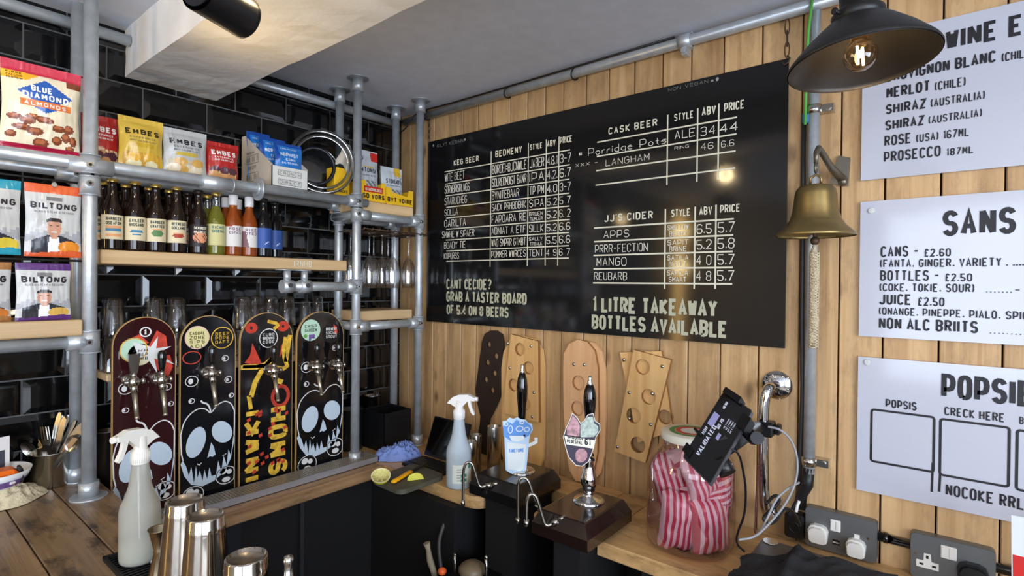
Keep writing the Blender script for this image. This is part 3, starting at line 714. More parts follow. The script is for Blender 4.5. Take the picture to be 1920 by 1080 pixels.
# ---------------- pendant lamp ----------------
LC = EYE+ray(1614, 121)*.9
lp = thing('pendant_lamp', 'matt black metal pendant lampshade with a glowing bulb in front of the signs', 'lamp', tuple(LC), rot=(math.radians(-4), math.radians(3), 0)); lp.scale = (.86, .86, .9)
b = B(); pr = [(.128, .0), (.1285, .004), (.125, .010), (.098, .040), (.072, .064), (.058, .076), (.045, .083), (.043, .088)]
b.lathe(pr, 48, close=False); b.lathe([(r-.002, z-.001) for r, z in pr][::-1], 48, close=False)
b.lathe([(.0265, .098), (.043, .088)], 48, close=False)
b.build('shade', LAMPB, lp)
b = B(); b.lathe([(.046, .080), (.046, .098), (.040, .104), (.030, .108), (.030, .22), (.0, .22)], 32)
for a in (-.6, 2.6): b.cyl((.044*math.cos(a), .044*math.sin(a), .090), (.062*math.cos(a), .062*math.sin(a), .092), .003, 8); b.cyl((.060*math.cos(a), .060*math.sin(a), .092), (.064*math.cos(a), .064*math.sin(a), .092), .0065, 8)
b.build('lamp_holder', LAMPB, lp)
b = B(); b.tube([(0, 0, .22), (.0, 0, .35)], .004, 6); b.build('flex', CABLEB, lp)
bc = V((0, 0, .018)); BG = glass('bulb_glass', (255, 236, 205), .05)
b = B(); b.sph(bc, .030, 20); b.lathe([(.020, .040), (.014, .055), (.0135, .08)], 16, close=False); bo = b.build('bulb', BG, lp)
b = B()
for dx in (-.0062, .0062): b.cyl((dx, -dx*.6, .000), (dx, -dx*.6, .034), .0022, 8)
FIL = mat('filament', (255, 224, 170), .5, emit=26); b.build('filament', FIL, bo)
l = light('POINT', 'bulb_light', (0, 0, 0), .7, (1, .78, .5), .006); l.parent = lp; l.location = (0, 0, .018)

# ---------------- black track spotlight ----------------
p0 = EYE+ray(372, -22)*.86; p1 = EYE+ray(458, 33)*.95; ax = (p1-p0).normalized()
sp = thing('spotlight', 'black cylindrical spotlight at the top left under the beam', 'lamp', tuple(p0))
b = B(); b.tube([p0, p1], .0355, 32, caps=False); b.tube([p1-ax*.002, p1], .037, 32, caps=False); b.tube([p1-ax*.001, p1-ax*.05], .033, 32, caps=True); b.tube([p0-ax*.004, p0], .030, 32); b.build('housing', mat('spot_black', (16, 17, 20), .3), sp, off=sp.location)
b = B(); b.cyl(p0+ax*.02+V((0, 0, .02)), (p0.x, p0.y, CZ), .007, 10); b.build('stem', BLACK, sp, off=sp.location)
b = B(); b.cyl(p1-ax*.045, p1-ax*.040, .026, 20); b.build('lens', mat('lens_glow', (255, 225, 170), .5, emit=6), sp, off=sp.location)
q = onZ(560, -150, 2.25)
s_ = thing('spotlight', 'small warm bulb fitting under the plaster beam', 'lamp', (q.x, q.y, 2.255))
b = B(); b.lathe([(.03, 0), (.03, -.02), (.016, -.028), (.012, -.05)], 20); b.build('rose', LAMPB, s_)
l = light('POINT', 'bulb_light', (0, 0, 0), 7.5, (1, .76, .42), .03); l.parent = s_; l.location = (0, 0, -.075)
b = B(); b.sph((0, 0, -.075), .024, 14); b.build('bulb', mat('bulb_glow', (255, 205, 130), .5, emit=5), s_)
# unseen glowing tube, added for the gold streak mirrored in the menu board
glow_root = thing('streak_glow_tube', 'unseen tall glowing tube far left, added for the gold streak on the menu board', 'lamp', (-3.3, -.06, .5))
b = B(); b.box(-.06, .06, .0, .03, 0, 1.85); b.build('back_plate', MATTE, glow_root)
b = B(); b.cyl((0, -.03, .05), (0, -.05, 1.80), .042, 16); b.build('tube', mat('tube_glow', (255, 204, 125), .5, emit=11), glow_root)
for z_ in (1.28, 1.62):  # globes added for the brightest spots of the mirrored streak
    b = B(); b.sph((0, -.05, z_), .065, 16); b.build('globe', mat('globe_glow', (255, 222, 150), .5, emit=45), glow_root)
# track head left of the beam, above the frame, washing the beam with warm light
th_ = thing('spotlight', 'warm track spotlight above the photo frame left of the beam', 'lamp', (-1.78, -1.05, 2.30))
b = B(); b.lathe([(.0001, .11), (.03, .105), (.035, .02), (.035, -.03)], 20, close=False); b.build('housing', LAMPB, th_)
light('SPOT', 'track_spot_light', (-1.78, -1.05, 2.26), 9, (1, .80, .55), .03, aim=(-1.15, -.25, 2.30), spot=2.3, blend=.9)

# ---------------- brass bell ----------------
bx, by = -.135, -1.826
bt = 1.868; bh = .135
bl = thing('brass_bell', 'aged brass bell hanging from a wall bracket left of the white signs', 'bell', (bx, by, 1.733))
b = B(); pr = [(.092, .0), (.0935, .003), (.090, .008), (.075, .022), (.066, .032), (.065, .036), (.061, .040), (.059, .044), (.054, .062), (.051, .085), (.0485, .108), (.046, .120), (.038, .130), (.020, .134), (.0001, .135)]
b.lathe(pr, 48, close=False); b.lathe([(max(.0001, r-.004), z-.003 if z > .1 else z) for r, z in pr][::-1], 48, close=False); b.build('bell_body', BRASS, bl)
b = B(); b.tube([(0, 0, .11), (0, 0, .02), (0, 0, -.01)], .004, 8, rad=[.003, .004, .006]); b.sph((0, 0, -.012), .0115, 12); b.build('clapper', RUST, bl)
b = B(); b.tube([(.0, .012, .135), (0, .013, .152), (0, 0, .160), (0, -.013, .152), (0, -.012, .135)], .0035, 8); b.build('crown_loop', BRASS, bl)
b = B(); n = 22; pts = [(0, .002*math.sin(k*.7), -.018-k*.0126) for k in range(n)]
rad = [.004, .006]+[.0095+.0012*math.sin(k*1.9) for k in range(n-3)]+[.008]
b.tube(pts, .01, 12, rad=rad)
for k in range(34):
    z = -.045-k*.0073; 
    for s_g in (1, -1): b.tube([(.0105*math.cos(a), .0105*math.sin(a), z+s_g*.004*math.sin(a*1.5)) for a in [2*PI*j/10 for j in range(10)]], .0022, 5, closed=True)
b.build('rope_pull', ROPE, bl)
bb_ = thing('bell_bracket', 'tarnished metal wall bracket that carries the brass bell', 'bracket', (-.014, -1.862, 1.92))
b = B(); b.prism([(-.022, -.034), (.022, -.046), (.026, .030), (-.002, .040)], frame((-.003, 0, 0), (0, -1, 0), (0, 0, 1)), 0, .005); fix(b.build('wall_plate', mat('pewter', (120, 112, 98), .4, .8), bb_))
b = B(); b.tube([(-.005, -.012, -.030), (-.05, .012, .0), (-.085, .028, .036), (-.10, .034, .046), (-.118, .036, .030), (-.121, .036, .002)], .008, 10, rad=[.011, .009, .008, .008, .007, .005]); b.tube([(-.121+.010*math.cos(a), .036, -.010+.012*math.sin(a)) for a in [2*PI*k/12 for k in range(12)]], .003, 6, closed=True); b.sph((-.008, -.010, -.033), .013, 10); b.build('arm', mat('pewter', (120, 112, 98)), bb_)
# ---------------- packs ----------------
def film(n, c, r=.32): return mat('film_'+n, c, r, coat=.25, bump=.25, bscale=35)
def bag(name, label, cat, w, h, d, cols, colfn, loc, rz=0, tilt=0, nu=40, nv=52, prints=None, group=None, cr=.004, seed=0, flat=False):
    t = thing(name, label, cat, loc, group=group, rot=(tilt, 0, rz))
    def dep(u, v):
        s = min(1, abs(2*u/w)); q = min(1, max(0, v/h))
        e = max(0, math.sin(PI*min(1, max(0, (q-.03)/.86))))**.6 if q < .89 else 0
        if flat: e = (min(1, q*5)*min(1, (1-q)*4))**.5*.5
        return d/2*max(0, 1-s**2.4)**.75*e + cr*noise.noise(V((u*38+seed, v*30, seed)))*(.3+e) + cr*.7*abs(noise.noise(V((u*90, v*14+seed, 3))))
    def wf(v): q = v/h; return 1-.05*math.sin(PI*q)**2
    def m_(u, v, off=0): return V((u*wf(v), -dep(u, v)-off-.0012, v))
    b = B()
    g = [[b.av(m_(w*(j/nu-.5), h*i/nv)) for j in range(nu+1)] for i in range(nv+1)]
    for i in range(nv):
        for j in range(nu): b.face([g[i][j], g[i][j+1], g[i+1][j+1], g[i+1][j]], colfn((j+.5)/nu-.5, (i+.5)/nv), True)
    k = 10; gb = [[b.av((w*(j/k-.5)*wf(h*i/k), dep(w*(j/k-.5), h*i/k)*.8+.0012, h*i/k)) for j in range(k+1)] for i in range(k+1)]
    for i in range(k):
        for j in range(k): b.face([gb[i][j+1], gb[i][j], gb[i+1][j], gb[i+1][j+1]], colfn(.45, .5) if colfn(.45, .5) >= 0 else 0, True)
    b.build('pouch', [film(str(c)+'_', c) for c in cols], t)
    if prints:
        for nm, col, fn in prints:
            b = B(); fn(b, m_); b.build(nm, mat('print_%d_%d_%d' % col, col, .5), t)
    return t
def inel(s, t, cx, cy, rx, ry): return ((s-cx)/rx)**2+((t-cy)/ry)**2 < 1
WHT = (236, 234, 226)
ALM = [(-.36,.36,.09,.035),(-.2,.33,.1,.04),(.02,.36,.12,.04),(-.26,.25,.12,.035),(-.1,.22,.11,.045),(-.38,.16,.07,.04),(-.02,.10,.1,.055),(.2,.29,.09,.04),(.34,.30,.07,.05),(.3,.2,.06,.06),(.18,.15,.07,.05),(.4,.17,.05,.06),(.36,.08,.06,.03),(-.13,.38,.1,.03)]
def almond(s, t):
    if t > .88: return 0
    if t < .065: return 4
    if t > .79 and s < -.02-(.88-t)*2: return 1
    if t > .80 and s > .3: return 3
    # blue rhombus mark and banner
    k = abs(s-.03)/.36+abs(t-.66)/.17
    if t < .56+.01 and t > .50 and abs(s-.03) < .33: return 6
    if k < 1 and t > .56: return 5
    if abs(s-.03) < .16*(t-.44)/.06*1 and .44 < t < .50: return 5
    for cx, cy, rx, ry in ALM:
        if inel(s, t, cx, cy, rx, ry): return 7 if inel(s, t, cx-.01, cy+.012, rx*.62, ry*.5) else 3
    return 2
def alm_print(b, m_):
    text(b, 'BLUE', m_, -.026, .150, .016, .044, th=.22, sub=.006, off=.001); text(b, 'DIAMOND', m_, -.043, .131, .016, .096, th=.22, sub=.006, off=.001)
    text(b, 'ALMONDS', m_, -.040, .1135, .010, .088, th=.2, sub=.006, off=.001)
bag('almond_pack', 'large cream and red almond pack on the top rail at the left', 'snack pack', .162, .222, .055, [(196,42,70), (242,176,40), (232,220,190), (128,66,38), (170,28,62), (30,88,170), (222,118,52), (176,104,64)], almond, (-1.402, -.238, 1.935), 0, .06, 60, 80,
    [('lettering', (240, 240, 238), alm_print), ('small_print', (60, 40, 20), lambda b, m_: [text(b, s, m_, -.072, z, .005, .03, th=.18, sub=.006) for s, z in (('FIBRE', .187), ('CALCIUM', .180), ('PROTEIN', .173))])], seed=2, cr=.003)
bag('almond_pack', 'pale green pack cut off by the left photo edge on the top rail', 'snack pack', .15, .19, .05, [(196,210,190), (40,90,140), (110,64,40)], lambda s, t: 1 if .6 < t < .8 and abs(s) < .3 else (2 if t < .35 and (int(s*20)+int(t*18)) % 3 == 0 else 0), (-1.573, -.20, 1.935), 0, .05, 24, 24, seed=5)
def embes(cols, seed):
    def fn(s, t):
        if t > .95: return 0
        for i in range(7):
            a = seed*2.1+i*.9
            if inel(s, t, .28*math.sin(a*1.7), .20+.10*math.cos(a*2.3), .15, .085) : return 1 if i % 3 else 3
        if .42 < t < .50 and abs(s) < .25 and len(cols) > 4: return 4
        if t < .33 and abs(s) < .42: return 2 if abs(math.sin(s*23+t*9)) > .35 else 0
        return 0
    return fn
def emb_print(col2):
    def fn(b, m_): text(b, 'EMBES', m_, -.036*1.02, .098, .0155, .072, th=.24, sub=.006, off=.001)
    def fn2(b, m_): text(b, 'ENTERMRICES', m_, -.026, .086, .006, .052, th=.16, sub=.006); text(b, 'MOST COLOUR RISE', m_, -.028, .077, .0055, .056, th=.16, sub=.006)
    return fn, fn2
def embag(label, col, ink, x0, x1, Y, hgt, cols, seed, rz=0):
    A = onY(x0, 260, Y).x; D = onY(x1, 260, Y).x; w = (D-A)*1.02; k = w/.1
    f1, f2 = emb_print(ink)
    bag('nut_pack', label, 'snack pack', w, hgt, .045, cols, embes(cols, seed), ((A+D)/2, Y, 1.934), rz, -.02, 40, 52, [('lettering', ink, lambda b, m_: text(b, 'EMBES', m_, -.38*w, hgt*.66, .017, w*.76, th=.24, sub=.006, off=.001)),
        ('small_print', tuple(min(255, int(c*.8+60)) for c in ink), lambda b, m_: (text(b, 'ENTERMRICE', m_, -.3*w, hgt*.585, .006, w*.6, th=.16, sub=.006), text(b, 'MOST COLOUR FLEST', m_, -.3*w, hgt*.52, .0055, w*.6, th=.16, sub=.006)))], seed=seed, cr=.004)
RED = (178, 38, 34); PEC = (206, 150, 96); PEC2 = (232, 200, 150); DKP = (90, 50, 60)
embag('red nut pack half hidden behind the left front pipe', RED, (240, 236, 230), 152, 224, -.15, .150, [RED, PEC, PEC2, DKP], 1)
embag('gold nut pack second from the left pipe on the top rails', (214,178,70), (40, 34, 24), 222, 305, -.185, .158, [(210,176,66), (226,176,60), (200,150,50), (236,224,180), (196,160,40)], 2)
embag('silver grey nut pack on the top rails', (176,178,176), (34, 34, 44), 306, 386, -.185, .150, [(178,180,178), (206,160,80), (200,190,160), (224,210,180), (190,166,60)], 3, -.06)
embag('red nut pack beside the snack carton', RED, (240, 236, 230), 386, 446, -.175, .135, [RED, PEC, PEC2, DKP], 4)

def bilt(top, acc):
    cols = [top, (196, 195, 190), (164, 164, 166), (44, 34, 30), (198, 146, 118), (42, 42, 50), (236, 236, 236), acc, (190, 190, 190)]
    def fn(s, t):
        if t > .87: return 0
        if t < .075+.02*math.sin(s*5): return 0
        if inel(s, t, .27, .14, .2, .085): return 7
        fx, fy = .0, .40
        if inel(s, t, fx, fy, .135, .125):
            if t > fy+.082 or (t > fy+.02 and abs(s-fx) > .120): return 3
            if abs(t-(fy+.030)) < .005 and .035 < abs(s-fx) < .085: return 3
            if abs(t-(fy-.055)) < .007 and abs(s-fx) < .045: return 6
            return 4
        if inel(s, t, fx, fy+.098, .145, .045): return 3
        if t < .30 and abs(s-fx) < .05: return 4 if t > .25 else 6
        if t < .28 and abs(s-fx) < .09+.1*(.28-t): return 6
        if t < .30-.28*max(0, abs(s-fx)-.12): return 5 if abs(s) < .40 else 1
        hgt = .30+.10*((int((s+.5)*13)*7 % 5)/5)
        if t < hgt: return 2
        return 1
    return cols, fn
def biltong(label, top, acc, x, Y, z, w, h, rz=0, seed=1):
    cols, fn = bilt(top, acc)
    t = bag('biltong_pack', label, 'snack pack', w, h, .035, cols, fn, (x, Y, z), rz, 0, 56, 80, [('lettering', (34, 26, 30), lambda b, m_: text(b, 'BILTONG', m_, -.42*w, h*.66, .0165, w*.84, th=.24, sub=.006, off=.001)),
        ('small_print', (120, 116, 116), lambda b, m_: (text(b, 'SLICED STEAK & SEASON'.replace('&', 'A'), m_, -.36*w, h*.605, .0055, w*.72, th=.18, sub=.006), b.ribbon([(-.14*w, h*.80), (.14*w, h*.80)], .010, m_, .001, sub=.006)))], seed=seed, cr=.0025, flat=True)
    return t
def clip(t, z):
    b = B(); b.cyl((0, -.004, z-.004), (0, -.004, z+.012), .004, 8); b.cyl((0, -.010, z+.002), (0, .002, z+.002), .006, 10); b.build('hanging_clip', STEEL, t)
t = biltong('orange topped biltong pack hanging above the left shelf', (216, 92, 44), (226, 140, 40), -1.376, YF+.03-.0045, 1.660, .118, .192, 0, 3); clip(t, .19)
t = biltong('teal topped biltong pack hanging at the left edge', (40, 150, 172), (214, 190, 60), -1.500, YF+.03-.0045, 1.662, .118, .19, .03, 5); clip(t, .187)
biltong('purple topped biltong pack standing on the left shelf', (84, 44, 110), (214, 170, 80), -1.398, -.255, 1.4925, .112, .150, 0, 7)
biltong('brown topped biltong pack standing on the left shelf at the photo edge', (160, 110, 60), (200, 120, 50), -1.515, -.24, 1.4925, .112, .150, 0, 9)

# snack carton with blue packs
KRAFT = mat('carton_kraft', (200, 188, 170), .8); CART = mat('carton_white', (214, 214, 208), .7); CINK = mat('carton_ink', (90, 84, 78), .7)
cx0, cx1, cy0, cy1, cz = -.792, -.655, -.262, -.03, 1.936
ct = thing('snack_carton', 'open white cardboard display carton with printed stamps on the top rails', 'box', (cx0, cy0, cz))
b = B(); th = .003
side = [(cy0, 0), (cy1, 0), (cy1, .205), (cy1-.03, .205), (cy0, .075)]
for xx in (cx0, cx1-th):
    FXX = (lambda x: (lambda a, c_, h: (x+h, a, cz+c_)))(xx); b.prism(side, FXX, 0, th, 0)
b.box(cx0, cx1, cy0, cy0+th, cz, cz+.072, 1); b.box(cx0, cx1, cy1-th, cy1, cz, cz+.205, 0); b.box(cx0, cx1, cy0, cy1, cz, cz+th, 0)
fix(b.build('carton', [KRAFT, CART], ct, off=ct.location))
b = B(); fs = frame((cx0-.0004, cy1, cz), (0, -1, 0), (0, 0, 1)); ff = frame((cx0, cy0-.0004, cz), (1, 0, 0), (0, 0, 1))
text(b, 'SNACKS PAK', fs, .045, .130, .008, .06, th=.14); text(b, '50 1271', fs, .06, .073, .012, .06, th=.14)
for z, s in ((.095, 'III II I'), (.03, 'IIII III')):
    b.ribbon([(.045, z), (.135, z), (.135, z+.03), (.045, z+.03)], .0014, fs, .0004, closed=True); text(b, s, fs, .05, z+.004, .022, .078, th=.12)
text(b, 'CRUNCH', ff, .028, .044, .012, .078, th=.12); text(b, 'DIRECT', ff, .028, .012, .012, .078, th=.12)
for z in (.041, .009): b.ribbon([(.024, z), (.11, z), (.11, z+.018), (.024, z+.018)], .0014, ff, .0004, closed=True)
b.build('printed_stamps', CINK, ct, off=ct.location)
BLUE = (38, 120, 200)
def bluebag(label, x, y, z, rz, w, h, seed):
    bag('snack_pouch', label, 'snack pack', w, h, .03, [BLUE, (20, 70, 150), (110, 160, 60), (220, 214, 190)], lambda s, t: 2 if inel(s, t, -.05, .22, .2, .16) else (3 if t < .3 and s > .2 else (1 if t > .93 or (t > .55 and s < -.38) else 0)), (x, y, z), rz, -.1, 30, 40,
        [('lettering', (226, 234, 244), lambda b, m_: (text(b, 'NOPHIST', m_, -.34*w, h*.66, .014, w*.66, th=.2, sub=.006), text(b, 'CORN', m_, -.16*w, h*.55, .010, w*.34, th=.2, sub=.006), text(b, 'SALTED CRISPS', m_, -.3*w, h*.47, .007, w*.6, th=.18, sub=.006), text(b, 'COOL SALTED', m_, -.28*w, h*.84, .006, w*.56, th=.18, sub=.006)))], seed=seed)
bluebag('blue snack pouch at the front of the white carton', -.708, -.225, 1.955, .0, .108, .150, 3)
bluebag('blue snack pouch in the middle of the white carton', -.735, -.165, 1.965, .0, .10, .165, 5)
bluebag('blue snack pouch at the back of the white carton', -.750, -.09, 1.985, .0, .088, .175, 8)

# clear tub with coils on its side
tb = thing('clear_tub', 'round clear plastic tub lying on its side beside the white carton', 'tub', (-.545, -.155, 2.063), rot=(PI/2, 0, math.radians(-22)))
b = B(); pr = [(.09, -.085), (.108, -.08), (.112, -.05), (.114, .05), (.118, .062), (.123, .066), (.125, .074), (.121, .080), (.112, .076)]
b.lathe([(r, z) for r, z in pr], 44, close=False); b.lathe([(.0001, -.085), (.09, -.085)], 44, close=False); b.build('tub_shell', TUBG, tb)
b = B(); b.lathe([(.095, .070), (.106, .074), (.106, .068), (.096, .064)], 44, close=False); b.build('inner_rim', TUBG, tb)
cl = thing('coil_stack', 'stack of black rubber coils inside the clear tub', 'coil', (-.545, -.155, 2.063), rot=(PI/2, 0, math.radians(-22)))
for k in range(8):
    b = B(); z = -.07+k*.014; rr = .070
    b.tube([(rr*math.cos(a)-.018, rr*math.sin(a)-.01, z) for a in [2*PI*j/28 for j in range(28)]], .006, 8, closed=True); b.build('ring', mat('rubber_black', (26, 28, 36), .35), cl)
sk_ = thing('paper_label', 'crumpled pale paper label inside the clear tub', 'label', (-.52, -.165, 2.075), rot=(PI/2, .3, math.radians(-22)))
b = B(); g = [[b.av((.03+.07*j/5*math.cos(.3)+.004*math.sin(i), .085-.085*i/6+.01*math.sin(j), .03+.016*math.sin(j*1.2))) for j in range(6)] for i in range(7)]
for i in range(6):
    for j in range(5): b.face([g[i][j], g[i][j+1], g[i+1][j+1], g[i+1][j]], 0, True)
b.build('sheet', mat('paper_pale', (196, 186, 168), .7), sk_)

# yellow tray boxes with silver packs
YEL = mat('yellow_card', (240, 190, 30), .6); RLAB = mat('red_card', (196, 34, 30), .6); DK = mat('print_dark', (50, 36, 20), .6)
def ybox(label, x0, x1, y0, y1, z, hgt, words, red, lab2):
    t = thing('snack_box', label, 'box', (x0, y0, z)); th = .002
    b = B(); fh = hgt*.82
    pts = [(0, 0), (x1-x0, 0), (x1-x0, hgt), ((x1-x0)*.84, hgt), ((x1-x0)*.78, fh*.72), ((x1-x0)*.22, fh*.72+ .01), ((x1-x0)*.16, hgt), (0, hgt)]
    b.prism(pts, frame((x0, y0, z), (1, 0, 0), (0, 0, 1)), 0, th)
    b.box(x0, x0+th, y0, y1, z, z+hgt); b.box(x1-th, x1, y0, y1, z, z+hgt); b.box(x0, x1, y1-th, y1, z, z+hgt*1.1); b.box(x0, x1, y0, y1, z, z+th)
    fix(b.build('tray', YEL, t, off=t.location))
    f = frame((x0, y0-th-.0003, z), (1, 0, 0), (0, 0, 1)); b = B(); text(b, words, f, .006, .010, .020, x1-x0-.012, th=.24, mi=0); b.build('lettering', DK, t, off=t.location)
    if red:
        b = B(); b.flat([(.012, .036), (x1-x0-.014, .036), (x1-x0-.014, .060), (.012, .060)], f, .0002); o = b.build('red_label', RLAB, t, off=t.location)
        b = B(); text(b, red, f, .018, .041, .012, x1-x0-.038, th=.2, off=.0016); b.build('label_words', CREAM, o, off=t.location)
    return t
zt_ = 1.9365
ybox('yellow snack box with a red label on the short shelf', -.412, -.292, -.244, -.10, zt_, .082, 'SD VORS', 'BAUERBLOCK', None)
ybox('yellow snack box on the right end of the short shelf', -.288, -.142, -.244, -.10, zt_, .070, 'BVT VOIRE', None, None)
yb = thing('snack_box', 'yellow snack box behind the clear tub and pipe', 'box', (-.50, -.2, 1.936))
b = B(); b.box(-.505, -.435, -.20, -.14, 1.936, 2.06, 0, .002); b.build('tray', YEL, yb, off=yb.location)
b = B(); f = frame((-.505, -.2005, 1.95), (1, 0, 0), (0, 0, 1)); text(b, 'SNACKS', f, .008, .01, .013, .05, th=.2); b.build('lettering', DK, yb, off=yb.location)
def silver(label, x, y, w, h, rz, words, red, seed):
    bag('snack_pouch', label, 'snack pack', w, h, .03, [(196, 202, 208), (214, 44, 40), (120, 124, 130), (226, 180, 50)], lambda s, t: 1 if (red and t > .80 and s > .18 and t < .97) else (3 if ((not red) and t > .78 and .1 < s < .4) else (2 if .3 < t < .42 and abs(math.sin(s*14+t*30)) > .6 and abs(s) < .4 else (3 if red and .66 < t < .685 and abs(s) < .25 else 0))), (x, y, zt_+.003), rz, -.04, 30, 44,
        [('lettering', (40, 42, 48), lambda b, m_: (text(b, words, m_, -.34*w, h*.56, .020, w*.7, th=.18, sub=.006), text(b, 'CLASSIC OATS', m_, -.3*w, h*.49, .006, w*.6, th=.2, sub=.006)))] +
        ([('round_mark', (60, 62, 68), lambda b, m_: b.ribbon(ell(-.27*w, h*.84, .009, .009, 16), .003, m_, .001, closed=True))] if red else []), seed=seed)
silver('silver snack pouch with a red corner in the yellow box', -.352, -.20, .112, .215, 0, 'NTONSI', True, 3)
silver('silver snack pouch with a yellow corner leaning in the right yellow box', -.222, -.20, .112, .165, -.05, 'STOREADY', False, 6)
silver('silver snack pouch standing behind in the right yellow box', -.195, -.15, .10, .160, -.1, 'OATS', False, 9)

# ---------------- bottles ----------------
def bglass(n, c, rough=.06, tr=0): return mat('bottle_'+n, c, rough, coat=.5, trans=tr, ior=1.3)
AMB = bglass('brown', (30, 17, 10)); GRN = bglass('green', (176, 176, 60), .04, .75); CLR = CLEAR; ORG = bglass('amber', (186, 92, 30), .04, .55); DKB = bglass('dark', (12, 12, 16))
GOLD = mat('gold_cap', (206, 176, 96), .3, .9); CAPW = mat('white_cap', (226, 224, 222), .4); CAPD = mat('dark_cap', (40, 38, 38), .35, .6)
SH = [(.0001, 0), (.024, 0), (.0268, .003), (.027, .008), (.027, .112), (.0262, .120), (.022, .134), (.015, .150), (.0125, .162), (.0115, .185), (.0115, .196), (.0135, .198), (.0135, .204)]
def bottle_mesh(glassm, capm, labm, lab=(.032, .102), pic=None, words=None, wink=None, tall=False, upper=None):
    t = thing('beer_bottle', 'x', 'bottle')
    b = B(); pr = SH if upper is None else SH
    mis = [0]*(len(pr)-1)
    if upper:
        for i in range(8, len(pr)-1): mis[i] = 1
    b.lathe(pr, 22, mis=mis, close=False); b.build('glass', [glassm, upper or glassm], t)
    b = B()
    if tall: b.lathe([(.0127, .172), (.0140, .172), (.0145, .178), (.0145, .206), (.012, .2075), (.0001, .2075)], 18, close=False)
    else: b.lathe([(.0150, .199), (.0152, .203), (.013, .2085), (.0001, .2095)], 20, close=False)
    b.build('cap', capm, t)
    z0, z1 = lab; R_ = .0274
    cyl = lambda u, v, h=0: V(((R_+h)*math.sin(u/R_), -(R_+h)*math.cos(u/R_), v))
    b = B(); n = 26; k = 18; W = R_*2.7; 
    g = [[b.av(cyl(-W/2+W*j/n, z0+(z1-z0)*i/k)) for j in range(n+1)] for i in range(k+1)]
    for i in range(k):
        for j in range(n): b.face([g[i][j], g[i][j+1], g[i+1][j+1], g[i+1][j]], pic((j+.5)/n-.5, (i+.5)/k) if pic else 0, True)
    lo = b.build('label', labm, t)
    if words:
        b = B(); zz = z1-.016
        for s in words: text(b, s, cyl, -.019, zz, .0095, .038, th=.2, sub=.004, off=.0006); zz -= .0125
        b.build('words', wink or DK, lo)
    return t
LC_ = [mat('label_cream', (222, 208, 172), .6), mat('label_sand', (222, 160, 110), .6), mat('label_sea', (70, 130, 160), .6), mat('label_green', (90, 130, 80), .6), mat('label_red', (170, 60, 40), .6)]
def pic(kind):
    def fn(s, t):
        if kind == 0: return 1 if (.10 < t < .22 or .45 < t < .56) and abs(s) < .26 else (2 if .33 < t < .44 and abs(s) < .26 else 0)
        if kind == 1: return 2 if inel(s, t, .0, .36, .22, .14) and abs(math.sin(t*40)) > .4 else 0
        if kind == 2: return 3 if inel(s, t, .0, .36, .22, .16) and t < .5 else (1 if .5 < t < .56 and abs(s) < .2 else 0)
        if kind == 3: return 4 if inel(s, t, .0, .32, .22, .09) else (1 if .32 < t < .42 and abs(s) < .2 else 0)
    return fn
types = []
BINK = mat('label_ink', (50, 66, 54), .6)
protoA = [bottle_mesh(AMB, GOLD, LC_, pic=pic(k), words=w_, wink=BINK) for k, w_ in enumerate((('BARBEER', 'OSEAFOM'), ('EXILEER', 'BIGSAND'), ('BARBEER', 'CRAFTED'), ('BEEREGO', 'DOELAND')))]
ART = [mat('art_dark', (40, 30, 34), .5), mat('art_peach', (222, 150, 110), .6)]
pD = bottle_mesh(AMB, CAPD, ART, lab=(.025, .095), pic=lambda s, t: 1 if inel(s, t, 0, .42, .3, .26) and abs(math.sin(s*30+t*20)) > .25 else 0, words=('SICKOBEER', 'MILERCAT'), wink=CREAM)
GL = [mat('label_lime', (206, 200, 140), .6), mat('label_white', (222, 218, 212), .6)]
pG = bottle_mesh(GRN, GOLD, GL, words=('RICHO', 'SIDERO'), wink=mat('ink_teal', (40, 110, 110), .6), upper=CLEAR)
pO = bottle_mesh(ORG, CAPW, [GL[1], LC_[4]], pic=lambda s, t: 1 if t > .93 and s < -.1 else 0, words=('ROSE', 'ESTICO'), wink=mat('ink_plum', (120, 80, 110), .6), tall=True)
pO2 = bottle_mesh(ORG, CAPW, [GL[1], mat('label_plum', (130, 96, 100), .6)], pic=lambda s, t: 1 if s < -.15-(t-.3)*.2 and t < .8 else 0, words=('RISE', 'OTEO'), wink=mat('ink_plum', (120, 80, 110), .6), tall=True)
pB = bottle_mesh(DKB, CAPD, [mat('label_blue', (52, 84, 156), .5), mat('label_lines', (200, 210, 236), .5)], pic=lambda s, t: 1 if abs(t-.3-.8*(s-.1)) < .025 and -.05 < s < .15 else 0)
plan = [(210, protoA[0], 'brown beer bottle with a sand and sea label, leftmost of the front bottle row'), (253, protoA[1], 'brown beer bottle with a blue oval label, second in the front bottle row'), (292, protoA[2], 'brown beer bottle with a green basket label, third in the front bottle row'),
        (331, protoA[3], 'brown beer bottle with a red picture label, fourth in the front bottle row'), (372, pD, 'black beer bottle with peach skull-like artwork label'), (405, pG, 'clear green-gold bottle with a gold cap in the front row'),
        (437, pO, 'amber cider bottle with a white cap beside the green-gold bottle'), (467, pO2, 'amber cider bottle with a white cap and plum picture label'), (494, pB, 'dark bottle with a blue label standing nearer the amber bottles'), (515, pB, 'dark bottle with a blue label at the right end of the bottle row')]
def place(p, x, y, label, seen=set()):
    rz = math.atan2(-(EYE.x-x), (EYE.y-y)*-1)*-1*.35
    if p.name not in seen:
        seen.add(p.name); p.location = (x, y, 1.686); p.rotation_euler = (0, 0, rz); o = p
    else: o = dup(p, (x, y, 1.686), rz)
    o['label'] = label; o['group'] = 'bottles on the long wooden shelf'; return o
for px, p, lb in plan:
    x = onY(px, 420, -.205).x; y = -.205
    if px == 515: x, y = onY(515, 420, -.165).x, -.165
    if px == 494: y = -.21; x = onY(494, 420, -.21).x
    place(p, x, y, lb)
